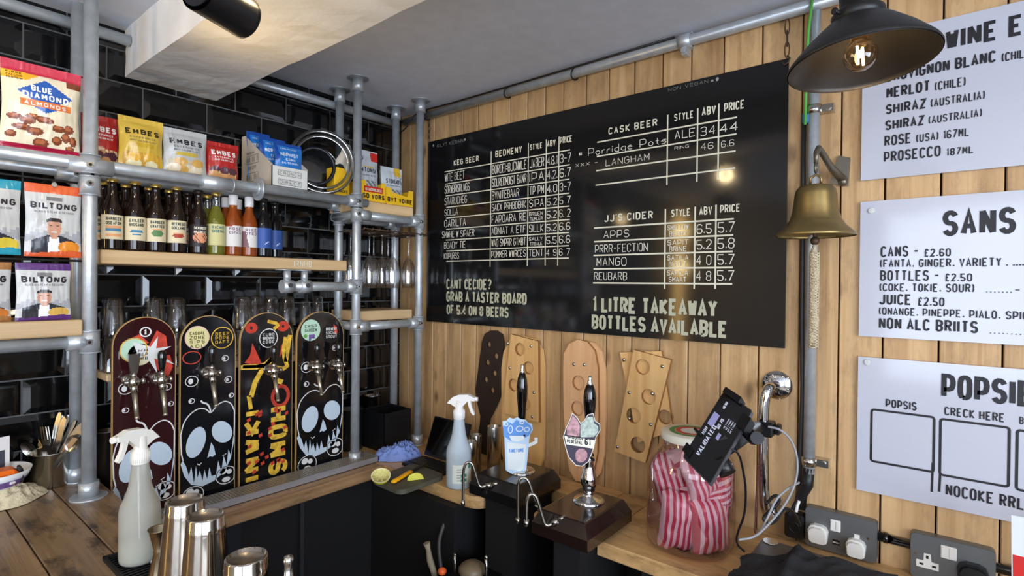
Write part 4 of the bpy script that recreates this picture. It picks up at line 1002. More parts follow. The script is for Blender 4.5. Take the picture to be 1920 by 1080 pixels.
back = [(195, protoA[0], 'brown beer bottle in the back row behind the left front bottle'), (236, protoA[1], 'brown beer bottle in the back row behind the oval label bottle'), (280, protoA[2], 'brown beer bottle in the back row behind the basket label bottle'), (318, protoA[3], 'brown beer bottle in the back row behind the fourth bottle'),
        (352, pD, 'black beer bottle in the back row left of the artwork bottle'), (389, pG, 'clear green-gold bottle in the back row'), (424, pO, 'amber white-capped bottle in the back row, left one'), (446, pO2, 'amber white-capped bottle in the back row between the front two'), (470, pB, 'dark bottle in the back row behind the plum label bottle')]
for px, p, lb in back:
    yy = -.125 if px != 446 else -.115
    place(p, onY(px, 345, yy).x, yy, lb)
for o in list(bpy.data.objects):
    if o.name.startswith('beer_bottle') and o.get('label') == 'x': print('unused', o.name)

# ---------------- tumblers behind the boards ----------------
def tumbler(H=.113, r0=.0265, r1=.036):
    t = thing('glass_tumbler', 'x', 'glass')
    b = B(); b.lathe([(r1, 0), (r1-.0005, .003), (r0+.001, H-.008), (r0-.003, H), (.0001, H)], 24, close=False)
    b.lathe([(r1-.002, .001), (r0-.001, H-.014), (.0001, H-.015)], 24, close=False); b.build('glass', CLEAR, t); return t
tm = tumbler(); first = True
spots = [(212, 'tumbler stack leftmost behind the burgundy tap board'), (289, 'tumbler stack second from the left behind the tap boards'), (331, 'tumbler stack above the gap between the first two tap boards'), (455, 'tumbler stack left behind the orange lettered tap board'), (478, 'tumbler stack second behind the orange lettered tap board'), (507, 'tumbler stack third behind the orange lettered tap board'), (538, 'tumbler stack right behind the orange lettered tap board'), (572, 'short tumbler stack behind the right tap board'), (596, 'tall tumbler stack nearest the right tap board')]
for i, (px, lb) in enumerate(spots):
    y = -.075 if i % 2 == 0 else -.09
    if px in (478,): y = -.055
    if px in (455,): y = -.10
    x = onY(px, 580, y).x; sc = .75 if px in (572, 596) else 1
    for k, (z, w_) in enumerate(((1.3185, 'lower'), (1.431, 'upper'))):
        if px == 572: z -= .018*k
        g = '%s glass of the %s' % (w_, lb)
        if first: tm.location = (x, y, z); tm['label'] = g; tm['group'] = 'upturned tumblers behind the tap boards'; first = False
        else: dup(tm, (x, y, z), label=g, scale=(sc, sc, 1))
# ---------------- wine glasses on the hanging rack ----------------
rk = thing('wine_glass_rack', 'dark wire rack under the short shelf holding upside-down wine glasses', 'rack', (-.28, -.16, 1.84))
for x in (-.425, -.385, -.350, -.312, -.275, -.238, -.200, -.163, -.128, -.098):
    b = B(); b.tube([(x, -.29, 1.822), (x, -.285, 1.812), (x, -.05, 1.812)], .0024, 6); b.build('wire', RUST, rk, off=rk.location)
for y in (-.285, -.17, -.06): b = B(); b.cyl((-.43, y, 1.8165), (-.09, y, 1.8165), .0022, 6); b.build('cross_wire', RUST, rk, off=rk.location)
for x in (-.40, -.14): b = B(); b.cyl((x, -.17, 1.8165), (x, -.17, 1.893), .0022, 6); b.build('hanger', RUST, rk, off=rk.location)
wg = thing('wine_glass', 'x', 'glass')
b = B(); b.lathe([(.0001, .232), (.029, .234), (.0295, .2325), (.006, .228), (.0035, .222), (.003, .150), (.0045, .138), (.014, .128), (.025, .110), (.031, .085), (.0325, .06), (.031, .025), (.0285, 0), (.0275, 0), (.030, .025), (.0315, .06), (.030, .085), (.024, .108), (.013, .126), (.0001, .132)], 26, close=False); b.build('glass', CLEAR, wg)
for i, (px, py_, y, lb) in enumerate(((735, 540, -.235, 'large clear one at the front centre'), (692, 535, -.20, 'just right of the front pipe'), (657, 530, -.22, 'leftmost behind the front pipe'), (765, 540, -.20, 'rightmost by the wood wall'), (716, 540, -.155, 'centre left'), (727, 540, -.085, 'centre back'), (665, 530, -.13, 'back left'), (700, 530, -.09, 'back between the pipes'))):
    x = onY(px, py_, y).x; lab = 'wine glass hanging upside down from the rack, '+lb
    if i == 0: wg.location = (x, y, 1.578); wg['label'] = lab; wg['group'] = 'wine glasses hanging from the rack'
    else: dup(wg, (x, y, 1.578), label=lab)
# ---------------- tap boards (skateboard decks) ----------------
BX = [(-1.238, -1.072), (-1.060, -.889), (-.875, -.684), (-.668, -.468)]
YBD = -.214; ZB0 = .8805
WINE = mat('deck_burgundy', (50, 16, 18), .12, coat=.6); DBLK = mat('deck_black', (15, 15, 18), .12, coat=.6)
ICE = mat('graphic_pale_blue', (196, 212, 224), .35); IVORY = mat('graphic_white', (226, 226, 222), .4); RIMW = mat('ply_edge', (196, 158, 100), .5)
GY = mat('graphic_yellow', (222, 176, 60), .45, var=.18, scale=60); GR = mat('graphic_red', (192, 62, 44), .45, var=.15, scale=40); SY = mat('sticker_yellow', (226, 216, 150), .45); SP = mat('sticker_pink', (226, 190, 180), .45); SG = mat('sticker_mint', (190, 222, 196), .45); SK = mat('sticker_black', (24, 22, 24), .4); PUR = mat('graphic_purple', (110, 80, 150), .45); GRNG = mat('graphic_green', (110, 160, 70), .45); SC = mat('sticker_cream', (222, 214, 176), .45)
def deck(i, label, face, ztop=1.487):
    x0, x1 = BX[i]; w = x1-x0; r = w/2; H = ztop-ZB0; xc = (x0+x1)/2
    t = thing('tap_board', label, 'tap board', (xc, YBD, ZB0), group='skateboard decks as tap boards')
    f = frame((0, 0, 0), (1, 0, 0), (0, 0, 1))
    def outl(e): return [(-r+e, e*.5)]+[(-(r-e)*math.cos(a), H-r*1.02+(r*1.02-e)*math.sin(a)) for a in [PI*k/28 for k in range(29)]]+[(r-e, e*.5)]
    b = B(); b.prism(outl(0)[::-1], f, -.010, 0); fix(b.build('deck', RIMW, t))
    b = B(); b.prism(outl(.0022)[::-1], f, 0, .0006); fix(b.build('grip_face', face, t))
    N_ = lambda s, tt: (s*w, (1-tt)*H)
    return t, f, N_, w, H
def part(t, name, m_, fn): b = B(); fn(b); return b.build(name, m_, t)
def clipu(p, w): return (max(-w/2+.003, min(w/2-.003, p[0])), p[1])
def skull(t, f, N_, w, H, dy=0, mono=False):
    P = lambda L: [clipu(N_(s, q+dy), w) for s, q in L]
    def eyes(b):
        b.flat(ell(*N_(-.22, .674+dy), .165*w, .083*H*.98, 26, -.25), f, .0011); b.flat(ell(*N_(.25, .645+dy), .175*w, .066*H, 26, .55), f, .0011)
        b.flat(P([(.05, .69), (.0, .75), (-.02, .772), (.03, .765), (.075, .772), (.13, .762), (.10, .72)]), f, .0011)
    part(t, 'skull_eyes', ICE, eyes)
    def jaw(b):
        out = [(-.49, .775), (-.42, .84), (-.3, .895), (-.1, .918), (.1, .905), (.3, .87), (.42, .80), (.485, .70)]
        inn = [(.47, .665), (.42, .79), (.37, .75), (.34, .835), (.28, .78), (.24, .865), (.18, .80), (.14, .875), (.06, .875), (.02, .825), (-.02, .885), (-.07, .83), (-.10, .89), (-.15, .83), (-.19, .865), (-.22, .80), (-.25, .89), (-.30, .80), (-.34, .845), (-.39, .79), (-.45, .755)]
        b.flat(P(out+inn), f, .0011)
    part(t, 'skull_jaw', ICE, jaw)
    def lines(b):
        T_ = .0036
        b.ribbon(sm(P([(-.49, .62), (-.44, .56), (-.34, .52), (-.2, .495), (-.06, .50), (.03, .53)])), T_, f, .0011)
        b.ribbon(sm(P([(.06, .525), (.16, .49), (.30, .475), (.42, .495), (.485, .54)])), T_, f, .0011)
        b.ribbon(sm(P([(.04, .53), (.02, .50), (-.03, .475), (-.1, .47), (-.14, .455)])), T_*1.4, f, .0011)
        b.ribbon(P([(-.49, .62), (-.47, .72), (-.44, .76)]), T_, f, .0011); b.ribbon(P([(.485, .54), (.487, .62), (.475, .68)]), T_, f, .0011)
        b.ribbon(P([(-.2, .79), (-.16, .80), (-.12, .79)]), T_*.7, f, .0011); b.ribbon(P([(.26, .78), (.33, .77)]), T_*.6, f, .0011)
        for cx, cy, rr in ((-.3, .345, .11), (.36, .36, .07), (.30, .24+.0, .06), (-.30, .49-.04, .05), (.42, .47-.02, .045)):
            b.ribbon([clipu(p, w) for p in ell(*N_(cx, cy), rr*w, rr*w*.9, 12)], .0022, f, .0011, closed=True)
            b.flat([clipu(p, w) for p in ell(*N_(cx-.02, cy), rr*w*.4, rr*w*.5, 8)], f, .0011)
        for cx, cy in ((-.27, .955), (.33, .89)):
            b.ribbon([clipu(p, w) for p in ell(*N_(cx, cy), .19*w, .17*w, 18)], .0026, f, .0011, closed=True)
            for dx, d2, q, rr in ((-.05, -.03, .07, .06), (.06, -.02, .05, .05), (0, .03, .08, .05)): b.flat([clipu(p, w) for p in ell(*N_(cx+dx, cy+d2*.8), q*w, rr*w, 10)], f, .0011)
    part(t, 'line_art', IVORY, lines)
def sticker(t, f, c, r, m_, ring=None, words=(), ink=INK):
    b = B(); b.flat(ell(c[0], c[1], r, r*1.02, 28), f, .0014); o = b.build('sticker', m_, t)
    if ring: b = B(); b.ribbon(ell(c[0], c[1], r*.95, r*.97, 28), r*.09, f, .0017, closed=True); b.build('sticker_ring', ring, o)
    b = B(); zz = c[1]+r*.45
    for s in words: text(b, s, f, c[0]-r*.62, zz-r*.22, r*.30, r*1.24, th=.17, off=.002); zz -= r*.38
    if b.f: b.build('sticker_words', ink, o)
    return o
# 1: burgundy board
t, f, N_, w, H = deck(0, 'burgundy skateboard deck with a pale skull and two taps, leftmost tap board', WINE, 1.49); skull(t, f, N_, w, H, .05)
def splash(b):
    for L in ([(.02, .165), (.18, .07), (.33, .10), (.36, .16), (.2, .19)], [(.08, .20), (.40, .20), (.45, .26), (.36, .32), (.2, .27)], [(-.36, .12), (-.1, .085), (.06, .13), (-.1, .14), (-.3, .17)]): b.flat([clipu(N_(*p), w) for p in L], f, .0012)
part(t, 'red_splash', GR, splash)
part(t, 'white_star', IVORY, lambda b: b.flat([N_(*p) for p in ((-.2, .12), (.08, .15), (.2, .10), (.17, .16), (.42, .155), (.2, .185), (.48, .25), (.14, .21), (.2, .29), (.05, .215), (-.1, .20))], f, .0016))
part(t, 'round_logo', IVORY, lambda b: (b.ribbon(ell(*N_(.0, .075), .014, .0135, 16), .004, f, .0016, closed=True), text(b, '1', f, N_(-.04, 0)[0], N_(0, .092)[1], .018, th=.3, off=.0018)))
sticker(t, f, N_(-.18, .16), .036, SG, GY); sticker(t, f, N_(-.08, .185), .032, SC, None, ('AHH', 'CIDER', 'WERB'))
# 2
t, f, N_, w, H = deck(1, 'black skateboard deck with a pale skull, second tap board', DBLK); skull(t, f, N_, w, H)
sticker(t, f, N_(-.21, .115), .037, SY, SP, ('CASUAL', 'ZONE', 'SIPS', 'AOL')); sticker(t, f, N_(.24, .125), .036, SK, GY, ('BEER', 'POPE', 'DAFT'), GY)
part(t, 'sticker_edge', GR, lambda b: b.ribbon(ell(*N_(-.3, .22), .027, .02, 14), .003, f, .0012, closed=True))
# 3
t, f, N_, w, H = deck(2, 'black skateboard deck with orange and yellow lettering, third tap board', DBLK, 1.49)
def poppies(b):
    for c, rx, ry in (((-.30, .085), .022, .019), ((.30, .085), .024, .019)): b.flat(ell(*N_(*c), rx, ry, 14), f, .0012)
    b.flat([N_(*p) for p in ((-.28, .17), (-.14, .27), (-.10, .30), (-.2, .30), (-.42, .28), (-.32, .24))], f, .0012); b.flat([N_(*p) for p in ((.26, .20), (.42, .15), (.40, .19), (.24, .27))], f, .0012)
    b.ribbon(ell(*N_(.26, .50), .030, .036, 18), .013, f, .0012, closed=True)
part(t, 'poppies', GR, poppies)
part(t, 'poppy_eyes', DBLK, lambda b: [b.flat(ell(*N_(*c), .005, .006, 8), f, .0016) for c in ((-.30, .085), (.30, .085))])
def figure(b):
    for L, T_ in (([(-.49, .305), (-.1, .315), (.1, .27)], .016), ([(-.45, .30), (0, .31), (.42, .35), (.3, .25), (.35, .15)], .014), ([(.1, .27), (-.2, .37), (-.3, .48)], .018), ([(-.34, .47), (-.3, .55)], .014), ([(.05, .31), (.15, .40), (.3, .42)], .018), ([(.36, .30), (.44, .14)], .016), ([(.0, .05), (.22, .07), (.12, .10)], .012)):
        b.ribbon(sm([clipu(N_(*p), w) for p in L], 1), T_, f, .0014)
    fu = frame((0, 0, 0), (0, 0, 1), (-1, 0, 0))
    text(b, 'INWKI', fu, .022, .022, .060, .245, th=.27, off=.0014, gap=.2); text(b, 'SMOH', fu, .022, -.078, .072, .245, th=.24, off=.0014, gap=.2)
part(t, 'orange_lettering', GY, figure)
def reds(b):
    random.seed(5)
    for k in range(26):
        a, c_ = random.uniform(-.07, .07), random.uniform(.03, .26); b.flat([(a, c_), (a+.012, c_+.004), (a+.010, c_+.016), (a-.003, c_+.01)], f, .0026)
part(t, 'red_flakes', GR, reds)
sticker(t, f, N_(.02, .15), .034, SK, IVORY, ('CUBO', 'BREWING', 'CODE'), IVORY)
# 4
t, f, N_, w, H = deck(3, 'black skateboard deck with a pale skull, rightmost tap board by the pipe', DBLK, 1.487); skull(t, f, N_, w, H)
o = sticker(t, f, N_(-.22, .115), .040, SG, None, ('CRISP', 'GARDEN'))
b = B(); 
for k in range(7): b.flat(ell(N_(-.2, .155)[0]+.008*((k % 3)-1), N_(0, .15)[1]-.007*(k//3), .005, .005, 8), f, .0020+.0001*k)
b.build('grapes', PUR, o); b = B(); b.flat(ell(*N_(-.33, .15), .008, .007, 8), f, .002); b.build('lemon_mark', GRNG, o)
o = sticker(t, f, N_(.22, .14), .039, SK, None, ('BREWERY', 'SOCIAL', 'STOUT'), IVORY)
b = B(); b.flat([(N_(.26, 0)[0]+p*.8, N_(0, .12)[1]+q) for p, q in ((0, .02), (.018, .012), (.024, -.015), (.008, -.018))], f, .0019); b.build('red_patch', GR, o)

# ---------------- beer taps ----------------
SPB = mat('tap_chrome', (205, 200, 192), .14, 1)
def tap(black=True):
    t = thing('beer_tap', 'x', 'tap')
    b = B(); b.cyl((0, 0, 0), (0, -.006, 0), .019, 20); b.cyl((0, -.006, 0), (0, -.034, 0), .0125, 18); b.cyl((0, -.020, 0), (0, -.026, 0), .016, 6); b.build('shank', SPB, t)
    b = B(); b.sph((0, -.042, 0), .0165, 16, sc=(1, 1, 1.05)); b.cyl((-.024, -.042, .0), (.024, -.042, .0), .006, 12); b.cyl((0, -.042, .012), (0, -.042, .028), .009, 14, r2=.006); b.cyl((0, -.042, -.005), (0, -.050, -.030), .010, 14); b.cyl((.020, -.042, 0), (.027, -.042, 0), .009, 10); b.build('body', SPB, t)
    b = B(); b.cyl((0, -.050, -.028), (0, -.072, -.098), .0072, 14, r2=.0055); b.cyl((0, -.0715, -.096), (0, -.074, -.103), .0062, 12); b.build('spout', mat('spout_brass', (200, 192, 170), .28, .9), t)
    b = B()
    if black: b.lathe([(.0001, .026), (.0065, .026), (.0085, .040), (.0118, .062), (.0122, .078), (.0095, .086), (.004, .0895), (.0001, .0895)], 18, c=(0, -.042, 0), close=False); b.build('handle', BGLOSS, t)
    else: b.prism([(-.008, .024), (.008, .024), (.0135, .06), (.0135, .082), (-.0135, .082), (-.0135, .06)], frame((0, -.038, 0), (1, 0, 0), (0, 0, 1)), 0, .010); fix(b.build('handle', SPB, t))
    return t
tA, tB = tap(True), tap(False); fi = True
for px, py_, kind, lb in ((303, 712, 1, 'chrome beer tap with a black handle, right one on the burgundy board'), (397, 700, 1, 'chrome beer tap with a black handle on the second board'), (513, 695, 1, 'chrome beer tap with a black handle on the orange lettered board'), (594, 688, 1, 'chrome beer tap with a black handle, left one on the rightmost board'), (634, 685, 1, 'chrome beer tap with a black handle at the right edge of the rightmost board'), (250, 716, 0, 'chrome beer tap with a flat chrome lever, left one on the burgundy board')):
    p = onY(px, py_, YBD-.04); src = tA if kind else tB; loc = (p.x+(.0 if kind else 0), YBD-.0008, p.z)
    if (kind and fi) or not kind:
        src.location = loc; src['label'] = lb; src['group'] = 'beer taps on the boards'
        if kind: fi = False
    else: dup(src, loc, label=lb)

# ---------------- drip tray ----------------
dt = thing('drip_tray', 'long stainless steel drip tray with a slotted grille below the tap boards', 'tray', (-.79, -.275, .88))
x0, x1, y0, y1, zz0, zz1 = -1.225, -.375, -.325, -.236, .8802, .903
b = B()
for q in ((x0, x1, y0, y0+.004), (x0, x1, y1-.004, y1), (x0, x0+.004, y0, y1), (x1-.004, x1, y0, y1)): b.box(q[0], q[1], q[2], q[3], zz0, zz1)
b.box(x0, x1, y0, y1, zz0, zz0+.002); b.build('pan', mat('tray_steel', (186, 188, 194), .34, .6), dt, off=dt.location)
b = B()
for y in [y0+.006+k*.0135 for k in range(7)]: b.box(x0+.004, x1-.004, y-.0014, y+.0014, zz1-.004, zz1)
n = int((x1-x0)/.0105)
for k in range(n): xx = x0+.006+k*.0105; b.box(xx, xx+.0048, y0+.005, y1-.005, zz1-.0035, zz1-.0003)
o = b.build('grille', mat('grille_steel', (176, 166, 150), .35, .6), dt, off=dt.location); o['kind'] = 'stuff'

# ---------------- spray bottles ----------------
def pfrost(n, c, a): 
    m_ = mat(n, c, .35, alpha=a, coat=.2); return m_
FROST = mat('frosted_plastic', (214, 212, 200), .3, trans=.6, ior=1.08); LIQ = mat('bottle_liquid', (186, 188, 168), .3, trans=.2, ior=1.2)
FROSTB = mat('frosted_blue_plastic', (212, 226, 236), .32, trans=.4, ior=1.08)
def spray(label, loc, rz, sc, old, lab):
    t = thing('spray_bottle', label, 'spray bottle', loc, rz=rz); r = .037*sc; h = sc
    pr = [(.0001, 0), (.033, 0), (.0365, .004), (.0375, .012), (.0375, .105), (.0355, .118), (.028, .135), (.021, .158), (.0175, .185), (.0155, .205), (.0145, .215)]
    b = B(); b.lathe([(q[0]*sc, q[1]*sc) for q in pr], 32, close=False); b.build('bottle', FROST if old else FROSTB, t)
    b = B(); lv = [(.0001, .002), (.0325, .002), (.036, .008), (.0365, .045), (.0001, .045)]; b.lathe([(q[0]*sc, q[1]*sc) for q in lv], 28, close=False); b.build('liquid', LIQ, t)
    b = B(); b.lathe([(q[0]*sc, q[1]*sc) for q in [(.0165, .205), (.0175, .207), (.0172, .232), (.013, .236), (.0115, .262), (.0001, .262)]], 28, close=False)
    for k in range(28):
        a = 2*PI*k/28; b.cyl((.0172*sc*math.cos(a), .0172*sc*math.sin(a), .209*sc), (.0172*sc*math.cos(a), .0172*sc*math.sin(a), .230*sc), .0008, 4)
    CW = mat('cap_cream', (228, 224, 212), .4) if old else WHITE
    b.build('collar', CW, t)
    b = B(); fx = lambda a, c_, h_: V((a*sc, h_*sc, c_*sc))
    b.prism([(-.036, .252), (-.020, .270), (.0, .279), (.028, .281), (.044, .274), (.050, .272), (.050, .262), (.030, .262), (.018, .250), (.010, .240), (-.008, .240), (-.024, .250)], fx, -.0095, .0095); fix(b.build('spray_head', CW, t))
    b = B(); b.cyl((.048*sc, 0, .267*sc), (.058*sc, 0, .267*sc), .0065*sc, 12); b.build('nozzle', CW, t)
    b = B(); b.prism([(.026, .263), (.036, .263), (.041, .240), (.050, .222), (.046, .218), (.038, .226), (.031, .244)], fx, -.005, .005); fix(b.build('trigger', CW, t))
    b = B(); b.cyl((0, 0, .01*sc), (0.004, 0, .21*sc), .0022, 6); b.build('dip_tube', WHITE, t)
    if lab:
        R_ = .0378*sc; W = R_*2.9; z0, z1 = .020*sc, .075*sc; a0_ = -rz
        cyl = lambda u, v, h=0: V(((R_+h)*math.sin(u/R_+lab), -(R_+h)*math.cos(u/R_+lab), v))
        b = B(); n = 30; g = [[b.av(cyl(-W/2+W*j/n, z0+(z1-z0)*i/12)) for j in range(n+1)] for i in range(13)]
        for i in range(12):
            for j in range(n): s_, q = (j+.5)/n-.5, (i+.5)/12; b.face([g[i][j], g[i][j+1], g[i+1][j+1], g[i+1][j]], 1 if (q > .74 and s_ > -.02) or (.12 < q < .55 and -.28 < s_ < -.1 and i % 3) else 0, True)
        lo = b.build('label', [mat('label_pale', (216, 220, 208), .5), mat('label_teal', (60, 140, 116), .5)], t)
        b = B(); text(b, 'SANITISER', cyl, .012, .064*sc, .006, .04, th=.18, sub=.005, off=.0004); b.build('words', IVORY, lo)
        b = B()
        for k in range(5): text(b, 'USE WITH CARE', cyl, -.048, (.028+.008*k)*sc, .003, .016, th=.2, sub=.005, off=.0004)
        b.build('small_words', INK, lo)
    return t
MATH = .009
bmm = thing('bar_mat', 'black ribbed rubber bar mat under the left spray bottle and shakers', 'mat', (-1.31, -1.05, 1.0))
b = B(); b.box(-1.378, -1.25, -1.55, -.702, 1.0005, 1.0045, 0); b.box(-1.378, -1.372, -1.55, -.702, 1.0045, 1.009); b.box(-1.378, -1.25, -.708, -.702, 1.0045, 1.009); b.box(-1.256, -1.25, -1.55, -.702, 1.0045, 1.009); b.build('mat', MATTE, bmm, off=bmm.location)
b = B()
for k in range(76): y = -.715-k*.011; b.box(-1.372, -1.256, y-.003, y, 1.0045, 1.008)
o = b.build('ribs', BLACK, bmm, off=bmm.location); o['kind'] = 'stuff'
spray('frosted spray bottle with a cream trigger head on the bar mat', (-1.331, -.775, 1.009), math.radians(198), 1.0, True, 0)
spray('frosted spray bottle with a white trigger head and green label on the side counter', (-.352, -.752, .8805), math.radians(-62), 1.17, False, 1.25)

# ---------------- shakers, jigger, stopper ----------------
SHK = mat('shaker_steel', (196, 188, 176), .12, 1); SHK2 = mat('shaker_base', (170, 160, 148), .3, 1)
def shaker(label, x, y, top, px_w, H=.175):
    t = thing('cocktail_shaker', label, 'shaker', (x, y, top-H), group='upturned shaker tins on the bar mat'); r = px_w
    b = B(); b.lathe([(r*1.42, 0), (r*1.43, .002), (r*1.36, .03), (r*1.05, H-.03), (r*1.035, H-.026), (r*1.035, H-.016), (r, H-.014), (r, H-.003), (r*.955, H), (r*.90, H), (r*.86, H-.005), (.0001, H-.005)], 44, close=False, mis=[0]*10+[1]); b.build('tin', [SHK, SHK2], t); return t
def toproom(px, py_, d): p = EYE+ray(px, py_)*d; return p
p = toproom(347, 936, 1.02); shaker('tall upturned steel shaker tin, left one beside the jigger', p.x, p.y, p.z, .0325, p.z-1.009)
p = toproom(386, 965, .915); shaker('upturned steel shaker tin, middle one with the engraved base', p.x, p.y, p.z, .0295, p.z-1.009)
p = toproom(462, 1042, .80); shaker('short upturned steel shaker tin at the bottom edge, rightmost', p.x, p.y, p.z, .0295, p.z-1.009)
p = toproom(300, 990, 1.06)
jg = thing('jigger', 'double-ended steel jigger standing left of the shaker tins', 'jigger', (p.x, p.y, 1.009)); Hj = p.z-1.009
b = B(); b.lathe([(.023, 0), (.0225, .002), (.0105, Hj*.55), (.0115, Hj*.57), (.0105, Hj*.60), (.0205, Hj-.001), (.0215, Hj), (.019, Hj-.002), (.009, Hj*.62), (.0001, Hj*.62)], 30, close=False); b.build('cups', mat('jigger_steel', (176, 160, 132), .25, 1), jg)
p = toproom(541, 1047, .80)
bp_ = thing('bottle_with_pourer', 'slim bottle with a round steel stopper at the bottom edge', 'bottle', (p.x, p.y, 1.009)); 
b = B(); b.lathe([(.0001, 0), (.03, 0), (.03, .10), (.02, .125), (.0125, .14), (.012, p.z-1.009-.035), (.0001, p.z-1.009-.034)], 24, close=False); b.build('bottle', AMB, bp_)
b = B(); hz = p.z-1.009; b.lathe([(.014, hz-.045), (.0145, hz-.034), (.0068, hz-.032), (.0058, hz-.012), (.0062, hz-.008), (.0075, hz-.003), (.006, hz+.003), (.0001, hz+.005)], 22, close=False); b.build('stopper', STEEL, bp_)
rm = thing('ramekin', 'small white ramekin at the bottom edge beside the spray bottle', 'dish', (-1.318, -.868, 1.009))
b = B(); b.lathe([(.0001, 0), (.017, 0), (.021, .026), (.019, .026), (.015, .004), (.0001, .004)], 26, close=False); b.build('bowl', WHITE, rm)
# ---------------- things on the side and back counters ----------------
CT = .8805
def dep_of(P): return (V(P)-EYE).dot(FWD)
def at(px, py_, d): return EYE+ray(px, py_)*d
pb = thing('planter_box', 'open matt black square metal box in the corner by the pipes', 'box', (-.212, -.17, CT))
b = B(); X0, X1, Y0, Y1, Z1_ = -.293, -.1475, -.252, -.094, 1.045; t_ = .002
b.box(X0, X1, Y0, Y0+t_, CT, Z1_); b.box(X0, X1, Y1-t_, Y1, CT, Z1_); b.box(X0, X0+t_, Y0, Y1, CT, Z1_); b.box(X1-t_, X1, Y0, Y1, CT, Z1_); b.box(X0, X1, Y0, Y1, CT, CT+t_)
b.build('box', mat('powder_black', (17, 18, 20), .38), pb, off=pb.location)
b = B(); e = .008; b.box(X0+t_, X1-t_, Y0+t_, Y0+e, Z1_-.010, Z1_-.006); b.box(X0+t_, X1-t_, Y1-e, Y1-t_, Z1_-.010, Z1_-.006); b.box(X0+t_, X0+e, Y0+e, Y1-e, Z1_-.010, Z1_-.006); b.box(X1-e, X1-t_, Y0+e, Y1-e, Z1_-.010, Z1_-.006); b.build('inner_lip', BLACK, pb, off=pb.location)
def pot(name, label, x, y, z0, r, h, m_, cat='pot'):
    t = thing(name, label, cat, (x, y, z0)); b = B()
    b.lathe([(.0001, 0), (r*.96, 0), (r, .004), (r, h-.004), (r+.003, h-.002), (r+.002, h), (r-.002, h-.002), (r-.003, .006), (.0001, .006)], 36, close=False); b.build('body', m_, t); return t
pot('steel_pot', 'large dark steel pot behind the front pipe and the last tap board', -.346, -.095, CT, .047, .175, mat('pot_steel', (88, 90, 94), .3, .95))
sp_ = pot('steel_bowl', 'small bright steel canister standing behind the black box', -.205, -.048, CT, .034, .205, STEEL)
for k in range(3): b = B(); b.cyl((-.01+.012*k, 0, .05), (.010+.013*k, .0, .222), .0022, 6); b.build('skewer', STEEL, sp_)
pot('tall_tin', 'tall dark steel tin behind the left pipe and the burgundy tap board', -1.206, -.055, CT, .033, .25, mat('tin_dark', (120, 114, 106), .28, .95))
# blue cloth
def crumple(name, label, cat, cx, cy, z0, rx, ry, hgt, m_, seed=0, n=44, rz=0):
    b = B(); g = []
    for i in range(n+1):
        row = []
        for j in range(n+1):
            u, v = 2*j/n-1, 2*i/n-1
            an = math.atan2(v, u); rr = max(abs(u), abs(v)); k = 1+.16*noise.noise(V((math.cos(an)*1.7+seed, math.sin(an)*1.7, seed)))
            s = (1-rr**3); q = V((u*4+seed, v*4, seed))
            rid = 1-abs(noise.noise(q*.9))*2.2; rid2 = 1-abs(noise.noise(q*2.1+V((5, 5, 5))))*2
            z = hgt*max(0, s)*(.35+.5*max(0, rid)+.22*max(0, rid2))*(1+.5*noise.noise(V((u*1.2+seed, v*1.2, 9))))+.0015
            l_ = math.hypot(u, v) or 1; f_ = rr/l_
            row.append(b.av((rx*u*f_*k*1.0, ry*v*f_*k, max(.001, z))))
        g.append(row)
    for i in range(n):
        for j in range(n): b.face([g[i][j], g[i][j+1], g[i+1][j+1], g[i+1][j]], 0, True)
    b.lathe([(rx*.2, .0003), (.0001, .0003)], 8, close=False)
    o = b.build(name, m_, loc=(cx, cy, z0)); o.rotation_euler = (0, 0, rz); tag(o, label, cat); return o
crumple('blue_cloth', 'crumpled light blue paper cloth in front of the black box', 'cloth', -.295, -.345, CT, .105, .052, .062, mat('cloth_blue', (132, 156, 222), .85, bump=.6, bscale=260), 3, rz=-.62)
fo = B(); fo.sph((0, 0, .008), .010, 8, sc=(1.6, .8, .9)); o = fo.build('foil_scrap', STEEL, loc=(-.235, -.285, CT)); tag(o, 'small scrap of silver foil between the blue cloth and the black box', 'foil')
# laptop
LB = thing('laptop', 'small open black laptop behind the right spray bottle', 'laptop', (-.26, -.55, CT))
bl_, br_ = V((-.228, -.430, CT+.016)), V((-.228, -.640, CT+.016)); tl_, tr_ = V((-.170, -.430, 1.045)), V((-.170, -.640, 1.045))
dirv = (tl_-bl_).normalized(); fs_ = frame(bl_, br_-bl_, dirv)
W_ = (br_-bl_).length; H_ = (tl_-bl_).length
b = B(); b.prism(rrect(0, W_, 0, H_, .006, 3), fs_, -.006, 0); fix(b.build('lid', BLACK, LB, off=LB.location))
b = B(); b.flat(rrect(.006, W_-.006, .010, H_-.006, .003, 2), fs_, .0006); b.build('screen', BGLOSS, LB, off=LB.location)
b = B(); b.box(-.345, -.228, -.640, -.430, CT, CT+.012, 0, .003); b.build('base', BLACK, LB, off=LB.location)
b = B()
for r in range(5):
    for c_ in range(14): b.box(-.250-.016*r, -.238-.016*r, -.634+.0145*c_, -.622+.0145*c_, CT+.012, CT+.0138)
o = b.build('keys', DSTEEL, LB, off=LB.location); o['kind'] = 'stuff'
